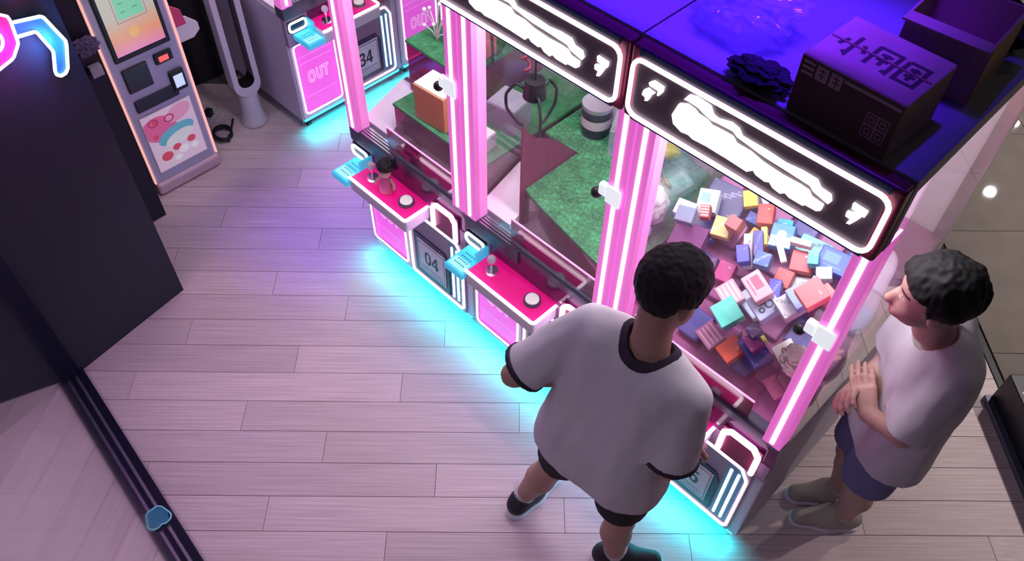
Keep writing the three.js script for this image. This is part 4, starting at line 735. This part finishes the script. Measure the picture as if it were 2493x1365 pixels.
  // --- hair: cap over the skull, cut along the hairline, with short tufts
  const hairF = (x, y, z) => {
    const p = new X3(x, y, z).sub(j.head), r = p.dot(rgt), u = p.dot(up), f = p.dot(fwd);
    const t = noise.noise(x * 70, y * 26, z * 70) * 0.004 + noise.noise(x * 18, y * 18, z * 18) * 0.5 * S.bushy;
    const cap = ell0((r) / 0.094, (u - 0.034) / 0.107, (f + 0.016) / 0.110) * 0.09 - t * 0.9;
    const line = f > 0 ? 0.052 + 0.25 * Math.max(0, f - 0.04) - 0.02 : -0.065 + S.nape + (f + 0.1) * 0.25;       // lowest height of hair
    const side = Math.abs(r) > 0.06 ? Math.max(0, 0.0) : 0;
    const face = f > 0.02 ? (0.045 + (f - 0.02) * 0.4) : f > -0.045 ? 0.005 : line;
    return Math.max(cap, (face + side - u) * 0.7);
  };
  const ell0 = (a, b, c) => Math.sqrt(a * a + b * b + c * c) - 1;
  { const [lo, hi] = bounds([j.head], 0.17); part('hair', nets(hairF, lo, hi, 0.0055), M(LIN(0.006, 0.005, 0.006), 0.75), g, 'short black hair'); }
  // --- t-shirt
  const cut = S.sleeve;                                             // sleeve length along the upper arm
  const slL = mix(j.shL, j.elL, cut), slR = mix(j.shR, j.elR, cut);
  const drape = S.drape || 0.0;
  const lev = (t, q, r) => rc(mix(j.hipL, j.hipR, q).setY(THREE.MathUtils.lerp(j.belly.y, S.hem - 0.02, t)).addScaledVector(bf, -0.01), mix(j.hipL, j.hipR, 1 - q).setY(THREE.MathUtils.lerp(j.belly.y, S.hem - 0.02, t)).addScaledVector(bf, -0.01), r, r);
  const sb = [rc(mix(j.shL, j.shR, 0.22).add(new X3(0, 0.004, 0)), mix(j.shL, j.shR, 0.78).add(new X3(0, 0.004, 0)), 0.084, 0.084), rc(mix(j.shL, j.shR, 0.24).addScaledVector(bf, -0.008).setY(j.chest.y), mix(j.shL, j.shR, 0.76).addScaledVector(bf, -0.008).setY(j.chest.y), 0.102, 0.102), rc(mix(mix(j.shL, j.shR, 0.26).setY(j.chest.y), mix(j.hipL, j.hipR, 0.05).setY(j.belly.y), 0.5).addScaledVector(bf, -0.009), mix(mix(j.shL, j.shR, 0.74).setY(j.chest.y), mix(j.hipL, j.hipR, 0.95).setY(j.belly.y), 0.5).addScaledVector(bf, -0.009), 0.104, 0.104), lev(0, 0.05, 0.1 + drape), lev(0.35, 0.0, 0.098 + drape), lev(0.7, -0.04, 0.099 + drape), lev(1, -0.08, 0.1 + drape)];
  const trunk = uni(sb, 0.10);
  const sleeves = [[j.shL, slL, unit(j.shL, j.elL)], [j.shR, slR, unit(j.shR, j.elR)]].map(([a, b, d]) => { const c = rc(a, b.clone().addScaledVector(d, 0.04), 0.068, 0.080), bb = b; return (x, y, z) => Math.max(c(x, y, z), (x - bb.x) * d.x + (y - bb.y) * d.y + (z - bb.z) * d.z); });
  const nk = unit(j.neck, j.head), collarC = j.neck.clone().addScaledVector(nk, 0.025);
  const neckCut = rc(j.neck.clone().addScaledVector(nk, -0.012), j.neck.clone().addScaledVector(nk, 0.2), 0.066, 0.10);
  const shirtF = (x, y, z) => {
    let d = trunk(x, y, z); for (const s of sleeves) d = smin(d, s(x, y, z), 0.03);
    d += 0.008 * noise.noise(x * 11, y * 4, z * 11) + 0.0035 * noise.noise(x * 24, y * 9, z * 24);
    d = Math.max(d, (S.hem + S.hemTilt * ((x - j.pelvis.x) * br.x + (z - j.pelvis.z) * br.z)) - y);
    return Math.max(d, -neckCut(x, y, z));
  };
  { const [lo, hi] = bounds([j.shL, j.shR, slL, slR, j.neck, j.pelvis.clone().setY(S.hem), j.hipL.clone().setY(S.hem), j.hipR.clone().setY(S.hem)], 0.19);
    const sm = part('shirt', nets(shirtF, lo, hi, 0.0085), M(LIN(...S.shirt), 0.85), g, S.shirtLabel);
    if (S.trim) {                                                   // dark ribbed collar and cuffs
      const tm = M(LIN(...S.trim), 0.85);
      const [lo2, hi2] = bounds([j.neck], 0.15); part('collar', nets((x, y, z) => Math.max(shirtF(x, y, z) - 0.0035, neckCut(x, y, z) - 0.019), lo2, hi2, 0.0055), tm, sm, 'dark collar band');
      for (const [a, b, e] of [[j.shL, slL, j.elL], [j.shR, slR, j.elR]]) { const d = unit(a, e), c = rc(a, b.clone().addScaledVector(d, 0.04), 0.0715, 0.0835), [lo3, hi3] = bounds([b], 0.12); part('cuff', nets((x, y, z) => { const t = (x - b.x) * d.x + (y - b.y) * d.y + (z - b.z) * d.z; return Math.max(c(x, y, z), t - 0.002, -t - 0.017); }, lo3, hi3, 0.0055), tm, sm, 'dark sleeve cuff'); }
    } }
  // --- shorts
  const shf = []; for (const s of ['L', 'R']) { const a = j['hip' + s], b = mix(j['hip' + s], j['kn' + s], S.shortLen), d = unit(j['hip' + s], j['kn' + s]), c = rc(a, b.clone().addScaledVector(d, 0.06), 0.092, 0.094); shf.push((x, y, z) => Math.max(c(x, y, z), (x - b.x) * d.x + (y - b.y) * d.y + (z - b.z) * d.z)); }
  const pel = rc(mix(j.hipL, j.hipR, 0.1).add(new X3(0, 0.03, 0)), mix(j.hipL, j.hipR, 0.9).add(new X3(0, 0.03, 0)), 0.096, 0.096);
  const shortF = (x, y, z) => { let d = pel(x, y, z); for (const f of shf) d = smin(d, f(x, y, z), 0.03); return d + 0.003 * noise.noise(x * 14, y * 8, z * 14); };
  { const [lo, hi] = bounds([j.hipL, j.hipR, j.knL, j.knR], 0.16); part('shorts', nets(shortF, lo, hi, 0.0095), S.shortsMat, g, S.shortsLabel); }
  // --- shoes
  for (const s of ['L', 'R']) {
    const a = j['an' + s].clone(), d = S['toe' + s].clone().normalize(), o = d.clone().cross(new X3(0, 1, 0));
    const q = (l, y, w = 0) => a.clone().addScaledVector(d, l).addScaledVector(o, w).setY(y);
    const up1 = uni([rc(q(-0.045, 0.055), q(0.05, 0.052), 0.040, 0.043), rc(q(0.05, 0.048), q(0.155, 0.036), 0.043, 0.036), rc(q(-0.02, 0.075), q(0.03, 0.075), 0.042, 0.04)], 0.03);
    const shoe = (x, y, z) => Math.max(up1(x, y, z), 0.018 - y);
    const [lo, hi] = bounds([q(-0.05, 0.05), q(0.17, 0.05), q(0, 0.1)], 0.07);
    const sm = part('shoe', nets(shoe, lo, hi, 0.006), S.shoeMat, g);
    const sole = uni([rc(q(-0.045, 0.012), q(0.05, 0.012), 0.043, 0.046), rc(q(0.05, 0.012), q(0.16, 0.012), 0.046, 0.040)], 0.03);
    lo.y = -0.006; part('sole', nets((x, y, z) => Math.max(sole(x, y, z), y - 0.021, 0.001 - y), lo, hi, 0.005), S.soleMat, sm, 'pale sole');
    for (let i = 0; i < 3; i++) part('lace', tube([q(0.03 + i * 0.022, 0.094 - i * 0.006, -0.022), q(0.034 + i * 0.022, 0.101 - i * 0.006, 0), q(0.03 + i * 0.022, 0.094 - i * 0.006, 0.022)], 0.0035, false, 10, 0.5), C.white, sm);
    part('sock', new THREE.CylinderGeometry(0.046, 0.044, 0.05, 20).translate(a.x, 0.115, a.z), M(LIN(0.55, 0.5, 0.55), 0.9), g);
  }
  return g;
}
const n3 = (x, y, z) => new X3(x, y, -z).normalize();               // direction given as (u, v, w)
person('person in white tee with dark collar and black shorts playing the box machine', {
  base: V(1.82, 0, -0.36), head: V(1.868, 1.55, -0.262), neck: V(1.885, 1.405, -0.345), chest: V(1.87, 1.24, -0.37), belly: V(1.855, 1.02, -0.405), pelvis: V(1.845, 0.86, -0.42),
  shL: V(1.70, 1.335, -0.365), shR: V(2.04, 1.335, -0.365), elL: V(1.555, 1.10, -0.53), wrL: V(1.70, 0.98, -0.30), elR: V(2.075, 1.07, -0.42), wrR: V(2.035, 0.87, -0.20),
  hipL: V(1.755, 0.84, -0.42), hipR: V(1.94, 0.84, -0.41), knL: V(1.645, 0.46, -0.40), knR: V(1.95, 0.46, -0.38), anL: V(1.535, 0.09, -0.425), anR: V(1.945, 0.09, -0.345),
}, { face: n3(0.35, -0.55, 0.8), headUp: n3(0.02, 0.85, 0.42), bodyFace: n3(0, 0, 1), skin: [0.46, 0.26, 0.20], nape: 0.0, bushy: 0.006, sleeve: 0.86, drape: 0.006, hem: 0.825, hemTilt: 0.0, shirt: [0.62, 0.58, 0.62], trim: [0.03, 0.02, 0.04], shirtLabel: 'white tee with dark collar and cuffs',
  shortLen: 0.62, shortsMat: M(LIN(0.012, 0.010, 0.014), 0.85), shortsLabel: 'black shorts', shoeMat: M(LIN(0.02, 0.018, 0.025), 0.6), soleMat: C.white, toeL: n3(0.0, 0, 1), toeR: n3(0.75, 0, 0.65),
  handL: { dir: n3(0.55, -0.1, 0.83), n: n3(0.6, -0.6, -0.4), curl: 0.55 }, handR: { dir: n3(-0.12, -0.72, 0.68), n: n3(0.1, -0.7, -0.7), curl: 0.5 } });
person('person in plain white tee and blue-grey shorts leaning beside the box machine', {
  base: V(2.43, 0, 0.36), head: V(2.362, 1.565, 0.205), neck: V(2.40, 1.405, 0.265), chest: V(2.42, 1.24, 0.325), belly: V(2.43, 1.02, 0.35), pelvis: V(2.435, 0.86, 0.36),
  shL: V(2.515, 1.335, 0.215), shR: V(2.345, 1.335, 0.435), elL: V(2.50, 1.05, 0.175), wrL: V(2.39, 1.02, 0.185), elR: V(2.338, 1.08, 0.40), wrR: V(2.31, 1.02, 0.27),
  hipL: V(2.49, 0.84, 0.30), hipR: V(2.39, 0.84, 0.42), knL: V(2.485, 0.46, 0.33), knR: V(2.39, 0.47, 0.43), anL: V(2.49, 0.09, 0.43), anR: V(2.415, 0.09, 0.515),
}, { face: n3(-0.85, -0.35, -0.4), headUp: n3(-0.12, 1, -0.10), bodyFace: n3(-0.72, 0, -0.69), skin: [0.52, 0.31, 0.26], nape: 0.02, bushy: 0.018, sleeve: 0.86, drape: 0.0, hem: 0.76, hemTilt: 0.0, shirt: [0.60, 0.57, 0.63], trim: null, shirtLabel: 'plain white tee',
  shortLen: 0.75, shortsMat: M(LIN(0.16, 0.15, 0.33), 0.85), shortsLabel: 'blue-grey shorts', shoeMat: M(LIN(0.42, 0.36, 0.32), 0.7), soleMat: C.white, toeL: n3(-0.75, 0, -0.65), toeR: n3(-0.7, 0, -0.7),
  handL: { dir: n3(-0.66, 0.55, 0.45), n: n3(-0.3, -0.3, 0.9), curl: 0.55 }, handR: { dir: n3(-0.1, 0.25, -0.95), n: n3(0.75, -0.5, -0.1), curl: 0.6 } });

scene.traverse(o => { if (o.isLight && o.shadow) o.castShadow = true; });
renderer.render(scene, camera);
